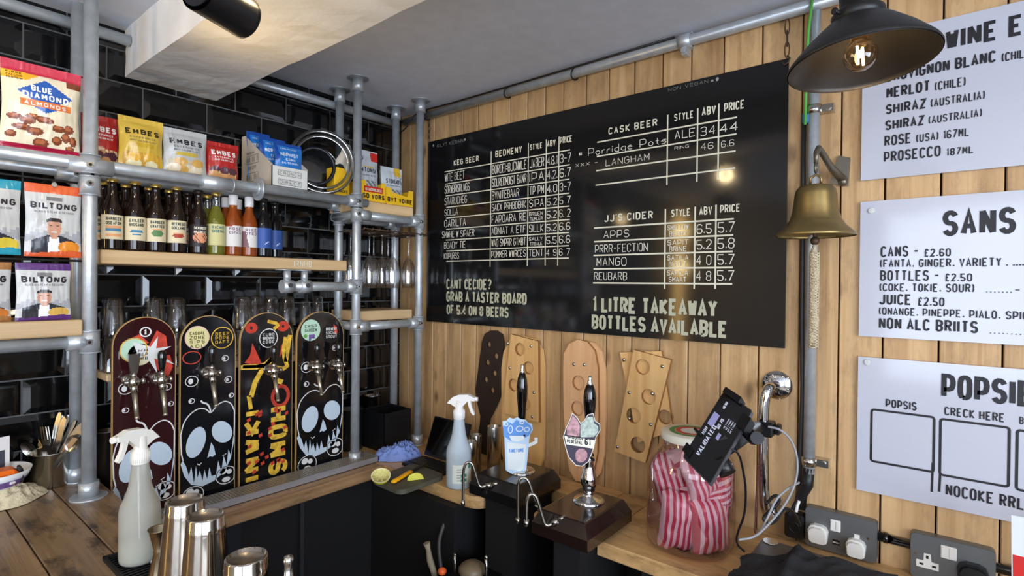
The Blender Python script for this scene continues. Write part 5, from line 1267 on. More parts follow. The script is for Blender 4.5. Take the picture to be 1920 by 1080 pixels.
# chopping board, lemon, knife, lime
cb = thing('chopping_board', 'dark olive grey rounded chopping board overhanging the counter corner', 'chopping board', (-.46, -.58, CT))
P_ = [onZ(*q, CT+.016) for q in ((695, 897), (751, 921), (836, 890), (775, 868))]
def roundpoly(P, r, n=6):
    out = []
    for i, p in enumerate(P):
        a = (P[i-1]-p).normalized(); c_ = (P[(i+1) % len(P)]-p).normalized()
        A, D = p+a*r, p+c_*r
        for k in range(n+1): t__ = k/n; out.append((A*(1-t__)**2+p*2*t__*(1-t__)+D*t__**2))
    return out
pl = [(q.x, q.y) for q in roundpoly([V((p.x, p.y)) for p in P_], .035)]
b = B(); b.prism(pl, lambda a, c_, h: (a, c_, h), CT, CT+.016); fix(b.build('board', mat('board_olive', (82, 80, 68), .55, var=.1), cb, off=cb.location))
LEM = mat('lemon_skin', (212, 206, 60), .4, bump=.3, bscale=160); PULP = mat('lemon_pulp', (224, 218, 130), .3, var=.1, scale=80); PITH = mat('pith', (236, 232, 190), .5); LIME = mat('lime_skin', (176, 190, 40), .4); KY = mat('handle_yellow', (246, 176, 16), .35); BLD = mat('blade_dark', (30, 30, 32), .25, .8)
ZB_ = CT+.0162
p = onZ(714, 901, ZB_); lm = thing('lemon_half', 'cut lemon half with its pale face up on the chopping board', 'fruit', (p.x, p.y, ZB_), rot=(math.radians(22), math.radians(-18), 0))
b = B(); R_ = .034; b.lathe([(R_*math.cos(a), .026+R_*.80*math.sin(a)) for a in [-PI/2+PI/2*k/8 for k in range(9)]], 28, close=False); b.build('skin', LEM, lm)
b = B(); b.lathe([(R_, .026), (R_*.90, .0266), (R_*.9, .0262), (.0001, .0262)], 28, close=False, mis=[0, 0, 1]); b.build('face', [PITH, PULP], lm)
b = B()
for k in range(9): a = 2*PI*k/9; b.ribbon([(.003*math.cos(a), .003*math.sin(a)), (R_*.88*math.cos(a), R_*.88*math.sin(a))], .0012, lambda x, y, h: (x, y, .0266), 0)
b.build('segment_lines', PITH, lm)
k0, k1 = onZ(736, 904, ZB_+.008), onZ(771, 884, ZB_+.008); kd = (k1-k0).normalized()
kn = thing('kitchen_knife', 'kitchen knife with a yellow handle lying on the chopping board', 'knife', tuple(k0))
b = B(); pts = [k0+(k1-k0)*q for q in (0, .06, .3, .6, .9, 1)]; side_ = V((kd.y, -kd.x, 0))
for i, (p, rr) in enumerate(zip(pts, (.007, .010, .009, .0098, .010, .008))): pass
rings = []
for p, rr in zip(pts, (.006, .0105, .0095, .0095, .0115, .008)):
    rings.append([b.av(p+side_*rr*1.05*math.cos(a)+V((0, 0, 1))*(rr*.62*math.sin(a))) for a in [2*PI*q/12 for q in range(12)]])
for A, D in zip(rings, rings[1:]):
    for q in range(12): b.face([A[q], A[(q+1) % 12], D[(q+1) % 12], D[q]], 0, True)
b.face(rings[0][::-1]); b.face(rings[-1]); b.build('handle', KY, kn, off=kn.location)
b = B(); k2 = onZ(800, 866, ZB_+.006); ff_ = frame(k1, kd, side_); L_ = (k2-k1).length
b.prism([(-.004, -.007), (L_*.8, -.009), (L_, .004), (L_*.9, .008), (-.004, .006)], ff_, -.0008, .0008); fix(b.build('blade', BLD, kn, off=kn.location))
p = onZ(779, 899, ZB_); lw_ = thing('lime_wedge', 'yellow-green lime wedge beside the knife handle', 'fruit', (p.x, p.y, ZB_), rz=-.5)
b = B(); n = 12; R_ = .024; aa = [PI*k/n for k in range(n+1)]
ed = [b.av((R_*1.2*math.cos(a), -.008, .001)) for a in aa]; tp = [b.av((R_*1.25*math.cos(a), .006*math.sin(a), .001+R_*.85*math.sin(a))) for a in aa]; bk_ = [b.av((R_*1.2*math.cos(a), .020*math.sin(a)+.002, .001)) for a in aa]
for k in range(n): b.face([ed[k], ed[k+1], tp[k+1], tp[k]], 1, False); b.face([tp[k], tp[k+1], bk_[k+1], bk_[k]], 0, True)
b.build('wedge', [LIME, mat('lime_flesh', (214, 214, 90), .35)], lw_)
# steel tins
def tin(label, x, y, r, h):
    t = thing('steel_tin', label, 'tin', (x, y, CT), group='steel measuring tins beside the spray bottle'); b = B()
    b.lathe([(.0001, 0), (r, 0), (r, h-.002), (r-.0005, h), (r-.002, h-.001), (r-.0025, .012), (.0001, .012)], 30, close=False); b.build('body', STEEL, t)
tin('short brushed steel tin touching the right spray bottle', -.262, -.722, .0255, .135)
tin('middle steel tin between the short and the tall one', -.197, -.690, .022, .140)
tin('tallest brushed steel tin beside the blue pump badge', -.150, -.742, .0275, .172)
# ---------------- beer engines ----------------
def engine(name, label, top, body, col, zt=.960):
    x0, x1, y0, y1 = top; t = thing(name, label, 'beer engine', ((x0+x1)/2, (y0+y1)/2, CT))
    b = B(); z = [(zt, -.004), (zt-.003, 0), (zt-.036, .017), (zt-.068, .017)]; R_ = []
    for zz, e in z: R_.append([b.av(q) for q in ((x0-e, y0-e, zz), (x1+e, y0-e, zz), (x1+e, y1+e, zz), (x0-e, y1+e, zz))])
    b.face(R_[0]); b.face(R_[-1][::-1])
    for A, D in zip(R_, R_[1:]):
        for k in range(4): b.face([D[k], D[(k+1) % 4], A[(k+1) % 4], A[k]])
    b.build('cover', col, t, off=t.location)
    b = B(); b.box(*body, .12, zt-.069); b.build('case', MATTE, t, off=t.location); return t
E1 = engine('beer_engine', 'black beer engine box with the blue badge pump, the left one', (-.378, -.176, -1.042, -.862), (-.372, -.18, -1.035, -.900), mat('engine_black', (22, 21, 21), .22, coat=.4))
E2 = engine('beer_engine', 'dark brown beer engine box with the dark round badge pump, the right one', (-.475, -.255, -1.350, -1.200), (-.470, -.20, -1.330, -1.245), mat('engine_brown', (32, 21, 18), .2, coat=.5))
def zat(px, py_, P): return EYE.z+dep_of(P)*ray(px, py_).z
def pump(label, P, pxs, group):
    """pxs: image rows of finial tip, handle top, handle bottom"""
    t = thing('hand_pump', label, 'hand pump', P); z = [zat(pxs[0], y, P)-P[2] for y in pxs[1:]]
    ft, ht, hb = z
    b = B(); b.lathe([(.047, 0), (.047, .004), (.040, .008), (.018, .014), (.013, .022), (.016, .026), (.019, .034), (.0195, .042), (.022, .046), (.0245, .058), (.0235, .070), (.017, .092), (.0125, .115), (.014, .122), (.014, .130), (.0085, .134), (.0075, hb), (.0001, hb)], 32, close=False); b.build('chrome_column', CHROME, t)
    b = B(); L_ = ht-hb; b.lathe([(.0001, hb), (.0105, hb), (.0125, hb+.01), (.0125, hb+.16*L_), (.0150, hb+.38*L_), (.0190, hb+.62*L_), (.0190, hb+.75*L_), (.0160, hb+.90*L_), (.0100, ht), (.0001, ht)], 28, close=False); b.build('handle', BGLOSS, t)
    b = B(); L_ = ft-ht; b.lathe([(.0001, ht-.001), (.0095, ht-.001), (.0090, ht+.2*L_), (.0070, ht+.3*L_), (.0078, ht+.45*L_), (.0055, ht+.55*L_), (.0065, ht+.75*L_), (.0045, ht+.93*L_), (.0001, ft)], 20, close=False); b.build('finial', CHROME, t)
    return t
PP1 = (-.266, -.968, .9605); PP2 = (-.335, -1.276, .9605)
hp1 = pump('hand pump with a black handle and a blue cup badge, left one', PP1, (978, 682, 699, 800), 'hand pumps')
hp2 = pump('hand pump with a black handle and a dark heart-like badge, right one', PP2, (1098, 704, 721, 812), 'hand pumps')
def badge(t, name, pxo, P, d_off, poly, m_, z0=0, th=.003, parent=None):
    pass
def bframe(P, pxc, pyc, ang, fwd):
    d = dep_of(P)-fwd; O = at(pxc, pyc, d); u = V((math.sin(math.radians(39.1)+ang), -math.cos(math.radians(39.1)+ang), 0)); k = d/FOC
    fr_ = frame(O, u, (0, 0, 1)); return (lambda a, c_, h=0: fr_(a*k, c_*k, h))
# blue cup badge (units are photo pixels across the plate)
f = bframe(PP1, 970, 838, .25, .035)
BB1, BB2, BW = mat('badge_blue', (96, 150, 220), .35), mat('badge_light', (190, 214, 236), .35), mat('badge_white', (222, 230, 230), .35)
cup = [(-22, -42), (-10, -50), (8, -50), (18, -44), (22, 0), (24, 22), (30, 30), (28, 42), (20, 44), (16, 50), (6, 52), (0, 56), (-8, 53), (-16, 56), (-22, 50), (-29, 50), (-28, 38), (-25, 18)]
o = B(); o.prism(cup, f, -.003, 0); bo = fix(o.build('badge', BB2, hp1, off=PP1))
b = B(); b.flat([(-27, 22), (-28, 40), (-20, 49), (-10, 44), (-2, 52), (6, 46), (14, 48), (26, 38), (28, 31), (22, 20), (10, 14), (-12, 12)], f, .0006); b.build('foam_print', BB1, bo, off=PP1)
b = B(); b.flat([(-18, -40), (6, -46), (14, -40), (17, 4), (-20, 10)], f, .0007); b.flat([(-16, 22), (14, 20), (12, 13), (0, 10), (-12, 13)], f, .0010)
for c_ in ((-14, 34, 4, 7), (4, 34, 7, 5), (18, 32, 5, 4), (-22, 44, 3, 3), (8, 46, 4, 3)): b.ribbon(ell(*c_, 12), 1.6, f, .0012, closed=True)
b.build('cup_print', BW, bo, off=PP1)
b = B(); text(b, 'TINCTURE', f, -17, -10, 7, 30, th=.2, off=.0016); b.build('badge_words', BB1, bo, off=PP1)
b = B(); b.flat([(16, 2), (34, 9), (33, 15), (40, 15), (40, 5), (34, 2), (17, -4)], f, -.001); b.flat([(16, 2), (17, -4), (34, 2), (40, 5), (40, 15), (33, 15), (34, 9)], f, -.0012); b.build('badge_tab', BW, bo, off=PP1)
f = bframe(PP2, 1088, 828, .15, .04)
sh2 = [(-27, 28), (-33, 10), (-28, -10), (-22, -28), (-8, -44), (4, -46), (16, -38), (26, -12), (30, 8), (38, 20), (37, 32), (28, 38), (24, 52), (14, 50), (8, 40), (0, 34), (-6, 44), (-16, 54), (-20, 42)]
BD1, BD2, BD3, BD4 = mat('badge_navy', (60, 52, 72), .35), mat('badge_mauve', (176, 134, 140), .4, var=.2, scale=90), mat('badge_grey', (176, 190, 180), .4, var=.15, scale=90), mat('badge_ivory', (232, 228, 212), .4)
o = B(); o.prism(sh2, f, -.003, 0); bo = fix(o.build('badge', BD1, hp2, off=PP2))
b = B(); b.flat([(-26, 26), (-19, 40), (-15, 50), (-7, 42), (-1, 30), (-2, 9), (-26, 13)], f, .0006); b.flat(ell(2, -26, 12, 13, 18), f, .0008); b.build('mauve_print', BD2, bo, off=PP2)
b = B(); b.flat([(0, 32), (8, 38), (14, 46), (24, 46), (26, 34), (34, 28), (35, 18), (26, 8), (0, 8)], f, .0007); b.build('grey_print', BD3, bo, off=PP2)
b = B(); b.flat([(-31, 12), (28, 2), (26, -14), (-27, -4)], f, .0012); b.ribbon(sh2, 1.2, f, .0010, closed=True); w_ = b.build('name_band', BD4, bo, off=PP2)
b = B(); fb = lambda a, c_, h=0: f(a, c_-.17*a, h)
text(b, 'SPOUTOI', fb, -26, 3, 6.5, 30, th=.2, off=.002); text(b, 'PEDESTAL', fb, -26, -5, 6.5, 30, th=.2, off=.002); text(b, '61', fb, 8, -5, 13, 12, th=.2, off=.002); b.build('band_words', INK, w_, off=PP2)
for t_, P, zz in ((hp1, PP1, -20), (hp2, PP2, -25)):
    b = B(); z_ = .10; b.cyl((0, 0, z_+.03), (-.018, -.026, z_+.03), .004, 8); b.cyl((.004, .004, z_+.03), (.02, -.0, z_+.03), .006, 10); b.build('badge_clip', BLACK, t_)
# swan neck spouts
SS = mat('satin_steel', (170, 166, 158), .25, 1)
def neck(label, pts, d, parentname, nut0=True, nut1=True):
    P = [at(px, py_, d) for px, py_ in pts]
    # smooth by Chaikin
    for _ in range(2):
        Q = [P[0]]
        for a, c_ in zip(P, P[1:]): Q += [a*.75+c_*.25, a*.25+c_*.75]
        P = Q+[P[-1]]
    t = thing('swan_neck', label, 'spout', tuple(P[0])); b = B(); b.tube(P, .0046, 12); b.build('tube', SS, t, off=t.location)
    if nut0: b = B(); a = (P[0]-P[2]).normalized(); b.cyl(P[0]-a*.004, P[0]+a*.016, .0085, 6); b.cyl(P[0]+a*.016, P[0]+a*.040, .006, 10); b.build('nut', SS, t, off=t.location)
    if nut1: b = B(); a = (P[-1]-P[-3]).normalized(); b.cyl(P[-1]-a*.010, P[-1]+a*.006, .0075, 12); b.build('end_cap', SS, t, off=t.location)
d1 = dep_of((-.40, -.93, .92)); d2 = dep_of((-.45, -1.10, .90)); d3 = dep_of((-.50, -1.24, .90))
neck('steel swan neck spout nearest the right spray bottle', [(913, 911), (901, 914), (896, 905), (889, 880), (885, 868), (877, 866), (870, 874), (868.5, 892), (868, 944)], d1, '')
neck('steel swan neck spout in the middle, tallest loop', [(1008, 948), (1001, 936), (996, 917), (991, 902), (984, 895), (975, 897), (971, 909), (971, 930), (971, 977)], d2, '')
neck('steel swan neck spout nearest the brown beer engine', [(1037, 981), (1028, 986), (1021, 983), (1016, 966), (1008, 938), (1002, 927), (994, 926), (988.5, 936), (987, 948), (987, 982)], d3, '')

# ---------------- tasting boards leaning on the wood wall ----------------
def wallpoly(pxs, c=-.03): return [(-onX(x, y, c).y, onX(x, y, c).z) for x, y in pxs]
def circ(px, py_, r, c=-.03, n=20): p = onX(px, py_, c); return ell(-p.y, p.z, r, r, n)
def wallboard(name, label, outl, holes, c, th, m_, lean=0, group=None):
    z0 = min(p[1] for p in outl); y0 = -sum(p[0] for p in outl)/len(outl)
    t = thing(name, label, 'tasting board', (c, y0, z0), group=group)
    fr_ = frame((0, 0, 0), (0, -1, 0), (0, 0, 1))
    F_ = lambda a, c_, h: fr_(a+y0, c_-z0, h)+V((lean*(c_-z0), 0, 0))
    o = slab('board', outl, holes, F_, 0, th, m_ if isinstance(m_, list) else [m_, m_], t); fix(o); return t, F_
g_ = 'tasting boards leaning on the wood wall'
pd = [(903, 640), (908, 626), (918, 620), (930, 620), (940, 627), (943, 642), (941, 700), (936, 745), (928, 764), (917, 785), (914, 800), (918, 815), (934, 835), (940, 860), (930, 880), (882, 870), (878, 850), (886, 826), (896, 812), (899, 795), (900, 780), (893, 752), (891, 730), (895, 700)]
wallboard('tasting_paddle', 'dark brown paddle with seven holes, leftmost on the wood wall', wallpoly(pd), [circ(*q, .0125, n=14) for q in ((916, 646), (929, 668), (913, 680), (926, 700), (910, 712), (922, 732))], -.018, .010, mat('paddle_dark', (46, 34, 28), .5), group=g_)
bb1 = [(940, 690), (944, 660), (955, 638), (980, 630), (1002, 635), (1016, 655), (1020, 690), (1020, 800), (1018, 860), (1010, 885), (985, 892), (950, 880), (940, 850)]
wallboard('tasting_board', 'rounded oak board standing behind the one with the top hole, left of centre', wallpoly(bb1), [], -.018, .012, PLYW, group=g_)
fl = [(957, 627), (1008, 640), (1009, 793), (941, 774)]
t, F_ = wallboard('tasting_board', 'rectangular oak board with round holes behind the left hand pump', wallpoly(fl, -.05), [circ(974, 655, .0255, -.05), circ(990, 690, .0255, -.05), circ(962, 722, .0255, -.05), circ(984, 757, .0255, -.05)], -.033, .014, [PLYW, mat('hole_wood', (150, 104, 56), .6)], group=g_)
def bolts(t, F_, pts, th, c):
    for q in pts:
        p = onX(*q, c); P0 = F_(-p.y, p.z, th); b = B(); b.sph(tuple(P0), .0065, 10, sc=(.7, 1, 1)); b.build('dome_bolt', STEEL, t)
bolts(t, F_, ((951, 644), (995, 649), (955, 690), (1000, 736), (997, 782)), .014, -.05)
dk = [(1055, 690), (1056, 664), (1066, 645), (1082, 637), (1100, 641), (1114, 658), (1120, 690), (1121, 780), (1119, 850), (1112, 885), (1095, 905), (1078, 902), (1066, 880), (1060, 840), (1056, 760)]
sh3 = [(x+14, y+2) for x, y in dk]
wallboard('tasting_board', 'maple deck shaped board at the back, peeking out on the right', wallpoly(sh3), [], -.018, .011, DECKW, group=g_)
t, F_ = wallboard('tasting_board', 'maple deck shaped board with oval holes behind the right hand pump', wallpoly(dk, -.045), [circ(1084, 718, .027, -.045), circ(1082, 766, .027, -.045), circ(1092, 818, .027, -.045)], -.030, .012, [DECKW, mat('hole_wood', (150, 104, 56))], group=g_)
bolts(t, F_, ((1075, 683), (1095, 684)), .012, -.045)
f4b = [(1162, 661), (1240, 658), (1262, 808), (1196, 830)]
wallboard('tasting_board', 'oak board at the back, tilted the other way behind the four-hole board', wallpoly(f4b), [circ(1247, 782, .024)], -.018, .012, [PLYW, mat('hole_wood', (150, 104, 56))], group=g_)
f4 = [(1188, 656), (1258, 675), (1210, 868), (1152, 846)]
t, F_ = wallboard('tasting_board', 'oak board with four large holes, tilted beside the jar', wallpoly(f4, -.045), [circ(1205, 688, .026, -.045), circ(1216, 744, .026, -.045), circ(1188, 779, .027, -.045), circ(1196, 834, .027, -.045)], -.031, .014, [PLYW, mat('hole_wood', (150, 104, 56))], group=g_)
bolts(t, F_, ((1169.5, 675), (1242, 687), (1180, 736), (1223, 738), (1179.5, 784.5), (1220, 796), (1158, 838)), .014, -.045)

# ---------------- big jar of striped bags ----------------
JX, JY = -.236, -1.545
jar = thing('plastic_jar', 'large clear plastic jar with a white lid full of red striped bags', 'jar', (JX, JY, CT))
JT = zat(1268, 808, (JX, JY, 1.2))-CT
b = B(); JR = .117
prj = [(.0001, .004), (.10, .004), (JR-.003, .012), (JR, .03), (JR, JT-.095), (JR-.006, JT-.072), (.088, JT-.044), (.078, JT-.034), (.078, JT-.018)]
b.lathe(prj, 48, close=False, sq=.06); b.build('jar_body', JARG, jar)
b = B(); b.lathe([(.0001, .001), (.08, .0), (.10, .004)], 30, close=False); b.build('jar_base', JARG, jar)
b = B(); b.lathe([(.080, JT-.022), (.082, JT-.020), (.082, JT-.003), (.079, JT), (.0001, JT)], 44, close=False); b.build('lid', mat('lid_white', (226, 222, 206), .4), jar)
b = B(); FZ = lambda a, c_, h=0: V((a, c_, JT+.0006+h))
b.ribbon(ell(0, 0, .052, .052, 36), .014, FZ, 0, closed=True); lb_ = b.build('lid_label', mat('label_leaf', (70, 140, 70), .5), jar)
b = B(); b.ribbon(ell(0, 0, .036, .036, 32), .013, FZ, .0002, closed=True); b.build('red_ring', mat('label_scarlet', (200, 60, 50), .5), lb_)
b = B(); b.flat(ell(0, 0, .028, .028, 24), FZ, .0004); b.build('label_centre', GL[1], lb_)
STR = mat('stripe_red', (176, 56, 80), .45, coat=.3); STW = mat('stripe_white', (210, 182, 188), .45, coat=.3)
def stripebag(label, loc, rot, w, h, d, ph, ns=9, proto=None):
    t = thing('striped_bag', label, 'sweet bag', loc, group='red striped bags in the jar', rot=rot)
    b = B(); nu, nv = 36, 22
    from mathutils import Euler
    RM = Euler(rot).to_matrix(); L0 = V(loc)-V((JX, JY, CT))
    def press(p):
        # the jar wall holds the bag in
        q = RM @ V(p)+L0; rr = math.hypot(q.x, q.y); lim = .1085 if q.z < JT-.10 else .1085-(q.z-(JT-.10))*.55
        if rr > lim: q.x *= lim/rr; q.y *= lim/rr
        q.z = min(max(q.z, .010+.004*noise.noise(V((q.x*60, q.y*60, ph)))), JT-.035)
        return RM.transposed() @ (q-L0)
    def m_(u, v, sgn): return press(m0(u, v, sgn))
    def m0(u, v, sgn):
        s, q = 2*u/w, 2*v/h; e = max(0, (1-abs(s)**3))**.6*max(0, 1-abs(q)**3)**.6
        return (u*(1-.08*(1-q*q)), sgn*(-d/2*e*(1+.25*noise.noise(V((u*30+ph, v*30, ph)))))+.006*noise.noise(V((u*45, v*20+ph, 1))), v*(1-.05*math.cos(s*6)))
    for sgn in (1, -1):
        g = [[b.av(m_(w*(j/nu-.5), h*(i/nv-.5), sgn)) for j in range(nu+1)] for i in range(nv+1)]
        for i in range(nv):
            for j in range(nu): q = [g[i][j], g[i][j+1], g[i+1][j+1], g[i+1][j]]; b.face(q if sgn > 0 else q[::-1], 0 if int((j+ph*3)/3) % 2 else 1, True)
    b.build('paper', [STR, STW], t); return t
jb = [((-.055, -.040, .222), (0.1, -.42, -.55), .075, .145, .045, 'at the upper left of the jar, leaning'), ((.020, -.056, .205), (.2, 1.05, -.70), .075, .12, .04, 'lying across the top right of the jar'), ((-.066, .010, .085), (0, .1, -.9), .085, .14, .045, 'standing at the lower left of the jar'),
      ((-.028, -.064, .080), (.0, -.08, -.62), .095, .135, .05, 'standing at the lower front of the jar'), ((.042, -.050, .078), (0, .12, -.25), .075, .13, .045, 'standing at the lower right of the jar'), ((.0, -.045, .150), (.5, 1.25, -.7), .08, .13, .05, 'lying across the middle of the jar'),
      ((.045, .03, .12), (0, .2, .5), .09, .18, .05, 'at the back right of the jar'), ((-.02, .045, .16), (0, -.3, -1.2), .09, .17, .05, 'at the back left of the jar'), ((.0, .0, .245), (.9, .3, -.4), .10, .10, .05, 'folded under the white lid'), ((.06, -.02, .19), (0, .9, -.2), .08, .13, .045, 'at the right shoulder of the jar')]
for i, (l_, r_, ww, hh, dd, lb) in enumerate(jb):
    stripebag('red and white striped paper bag '+lb, (JX+l_[0], JY+l_[1], CT+l_[2]), r_, ww*1.2, hh*1.12, dd*1.45, i)

# ---------------- chrome pipe stand and tablet ----------------
cs_ = thing('chrome_stand', 'bent chrome pipe on a round wall flange carrying the tablet', 'bracket', (-.01, -1.705, 1.31))
pf = onX(1457, 722, -.014)
b = B(); b.lathe([(.0001, .016), (.014, .015), (.022, .011), (.040, .006), (.0425, .002), (.0425, 0)], 36, close=False)
o = b.build('wall_flange', CHROME, cs_); o.location = V((-.013, pf.y, pf.z))-cs_.location; o.rotation_euler = (0, -PI/2, 0)
for a in (1.2, 3.4, 5.3):
    b = B(); b.sph((-.022, pf.y+.031*math.cos(a), pf.z+.031*math.sin(a)), .0045, 8); b.build('screw', STEEL, cs_, off=cs_.location)
dP = dep_of((-.085, -1.70, 1.2))
Pp = [V((-.02, pf.y, pf.z)), V((-.045, pf.y+.004, pf.z)), at(1440, 728, dP), at(1433, 750, dP), at(1431, 790, dP), at(1431, 860, dP), at(1432, 935, dP), at(1437, 960, dP), at(1448, 972, dP), V((-.05, -1.71, .975)), V((-.016, -1.72, .972))]
for _ in range(2):
    Q = [Pp[0]]
    for a, c_ in zip(Pp, Pp[1:]): Q += [a*.75+c_*.25, a*.25+c_*.75]
    Pp = Q+[Pp[-1]]
b = B(); b.tube(Pp, .0145, 18); b.build('pipe', CHROME, cs_, off=cs_.location)
tb_ = thing('tablet_computer', 'black tablet in a clamp holder tilted on the chrome stand', 'tablet', tuple(at(1345, 820, 1.2)))
A_, B_, C_ = at(1357, 733, 1.33), at(1411, 770, 1.22), at(1331, 909, 1.12)
u_ = (B_-A_); v_ = (A_-(A_+C_-B_)); Wt = u_.length; Ht = v_.length; vh = v_.normalized(); uh = u_.normalized()
O_ = A_-v_
nn = uh.cross(vh).normalized()
if nn.dot(EYE-A_) < 0: nn = -nn
def FT(a, c_, h=0): return O_+uh*(a*Wt)+vh*(c_*Ht)+nn*h
b = B(); b.prism(rrect(0, 1, 0, 1, .04, 3), FT, -.008, 0); fix(b.build('body', mat('tablet_edge', (92, 92, 96), .3, .6), tb_, off=tb_.location))
b = B(); b.flat(rrect(.02, .98, .01, .99, .03, 3), FT, .0006); so = b.build('screen', mat('screen_black', (12, 13, 16), .06, coat=.8), tb_, off=tb_.location)
b = B(); b.flat([(.10, .52), (.30, .52), (.30, .70), (.10, .70)], FT, .0009); b.flat([(.52, .44), (.62, .44), (.62, .52), (.52, .52)], FT, .0009); b.build('screen_panel', mat('screen_lilac', (150, 150, 200), .4, emit=.25), so, off=tb_.location)
b = B(); FU = lambda a, c_, h=0: FT(.18+c_, .08+a, h)
FU = lambda a, c_, h=0: FT(1-(.5+c_)*1.0-.0, a, h)
b2 = lambda s, a, c_, hh, ww: text(b, s, FU, a, c_, hh, ww, th=.14, off=.001)
b2('VALIDATED', .14, .10, .13, .42); b2('60 70', .55, .02, .10, .14); b2('IIIII', .38, .30, .10, .10)
for k in range(4): b2('SETTING', .60, -.10-.07*k, .04, .14)
b2('MENU', .80, .18, .08, .10)
b.build('screen_text', mat('screen_white', (200, 206, 226), .4, emit=.3), so, off=tb_.location)
b = B()
for a in (.42, ): b.prism([(.05, .97), (.62, .97), (.62, 1.05), (.05, 1.05)], FT, -.014, .008)
for q_ in ([(.86, .72), (1.12, .72), (1.12, .90), (.86, .90)], [(-.06, .05), (.16, .05), (.16, .16), (-.06, .16)], [(-.10, .34), (.12, .34), (.12, .37), (-.10, .37)]):
    b3 = B(); b3.prism(q_, FT, -.014, .0065); fix(b3.build('clamp_arm', BLACK, tb_, off=tb_.location))
fix(b.build('clamp_arm', BLACK, tb_, off=tb_.location))
b = B(); q0 = FT(.95, .78, -.012); b.tube([q0, q0-nn*.02+uh*.02, q0+uh*.045], .014, 16); b.build('knob', BLACK, tb_, off=tb_.location)
pa, pb2 = FT(.75, .45, -.012), at(1424, 800, dP); 
b = B(); b.tube([pa, pa.lerp(pb2, .4), pb2], .02, 4, rad=[.026, .026, .020]); fix(b.build('mount_arm', BLACK, tb_, off=tb_.location))
b = B(); b.tube([FT(.8, .30, -.012), FT(1.0, .26, -.03)], .018, 14); b.build('ball_joint', BLACK, tb_, off=tb_.location)
b = B(); c_ = at(1433, 803, dP); b.box(c_.x-.022, c_.x+.022, c_.y-.026, c_.y+.020, c_.z-.020, c_.z+.022, 0, .004); b.box(c_.x+.0, c_.x+.028, c_.y-.040, c_.y-.026, c_.z-.014, c_.z+.014, 0, .003); b.build('pipe_clamp', BLACK, tb_, off=tb_.location)
def cable(label, pts, r, m_, zc=None):
    P = [V(p) for p in pts]
    for _ in range(2):
        Q = [P[0]]
        for a, c_ in zip(P, P[1:]): Q += [a*.75+c_*.25, a*.25+c_*.75]
        P = Q+[P[-1]]
    b = B(); b.tube(P, r, 8); o = b.build('cable', m_, off=P[0], loc=P[0]); tag(o, label, 'cable'); return o
cable('thin black charging cable hanging from the tablet down to the worktop', [at(1372, 842, 1.17), at(1386, 850, 1.17), at(1393, 880, 1.2), at(1399, 915, 1.22), at(1397, 965, 1.24), at(1382, 1000, 1.26), at(1380, 1020, 1.28), at(1396, 1034, 1.28)], .0026, CABLEB)
cable('pale grey cable looping right of the chrome stand', [at(1440, 800, 1.36), at(1465, 805, 1.34), at(1488, 830, 1.34), at(1497, 870, 1.34), at(1491, 910, 1.34), at(1470, 950, 1.32), at(1440, 985, 1.30), at(1415, 1008, 1.28), at(1385, 1012, 1.28)], .0028, CABLE)
cable('pale grey cable crossing low in front of the socket', [at(1498, 905, 1.38), at(1478, 915, 1.34), at(1455, 935, 1.32), at(1442, 965, 1.32), at(1425, 1000, 1.30), at(1405, 1010, 1.30), at(1390, 1010, 1.30)], .0028, CABLE)
cable('black cable tangle at the foot of the chrome stand', [at(1436, 945, 1.36), at(1455, 925, 1.38), at(1465, 940, 1.37), at(1440, 960, 1.36), at(1428, 975, 1.34), at(1450, 985, 1.36), at(1470, 950, 1.38), at(1490, 960, 1.40), at(1500, 985, 1.42)], .004, CABLEB)
cable('dark red cable running down the wood wall to the worktop', [at(1421, 870, 1.43), at(1419, 920, 1.43), at(1417, 960, 1.42), at(1416, 1000, 1.40)], .0025, mat('cable_red', (80, 28, 26), .5))

# ---------------- sockets ----------------
GS = mat('socket_grey', (112, 114, 114), .38, .5); SW = mat('socket_white', (230, 228, 220), .35)
FX_ = frame((-.042, 0, 0), (0, -1, 0), (0, 0, 1))
def sq(x0_, y0_, x1_, y1_): p, q = onX(x0_, y1_, -.042), onX(x1_, y0_, -.042); return (-p.y, -q.y, min(p.z, q.z), max(p.z, q.z))
def socket(label, a0_, a1_, z0, z1):
    t = thing('wall_socket', label, 'socket', (-.013, -(a0_+a1_)/2, z0)); b = B()
    b.prism(rrect(a0_, a1_, z0, z1, .010, 4), FX_, -.029, -.003); fix(b.build('back_box', GS, t, off=t.location))
    b = B(); b.prism(rrect(a0_+.001, a1_-.001, z0+.001, z1-.001, .009, 4), FX_, -.0025, 0); fix(b.build('face_plate', GS, t, off=t.location)); return t
def switch(t, a, z, w=.024, h=.030):
    b = B(); b.prism(rrect(a, a+w, z, z+h, .001, 1), FX_, 0, .003); o = fix(b.build('switch_bank', SW, t, off=t.location))
    for k in (0, 1):
        b = B(); b.prism([(a+.002+k*w/2, z+.003), (a+w/2-.002+k*w/2, z+.003), (a+w/2-.002+k*w/2, z+h-.003), (a+.002+k*w/2, z+h-.003)], FX_, .003, .0055); fix(b.build('rocker', SW, o, off=t.location))
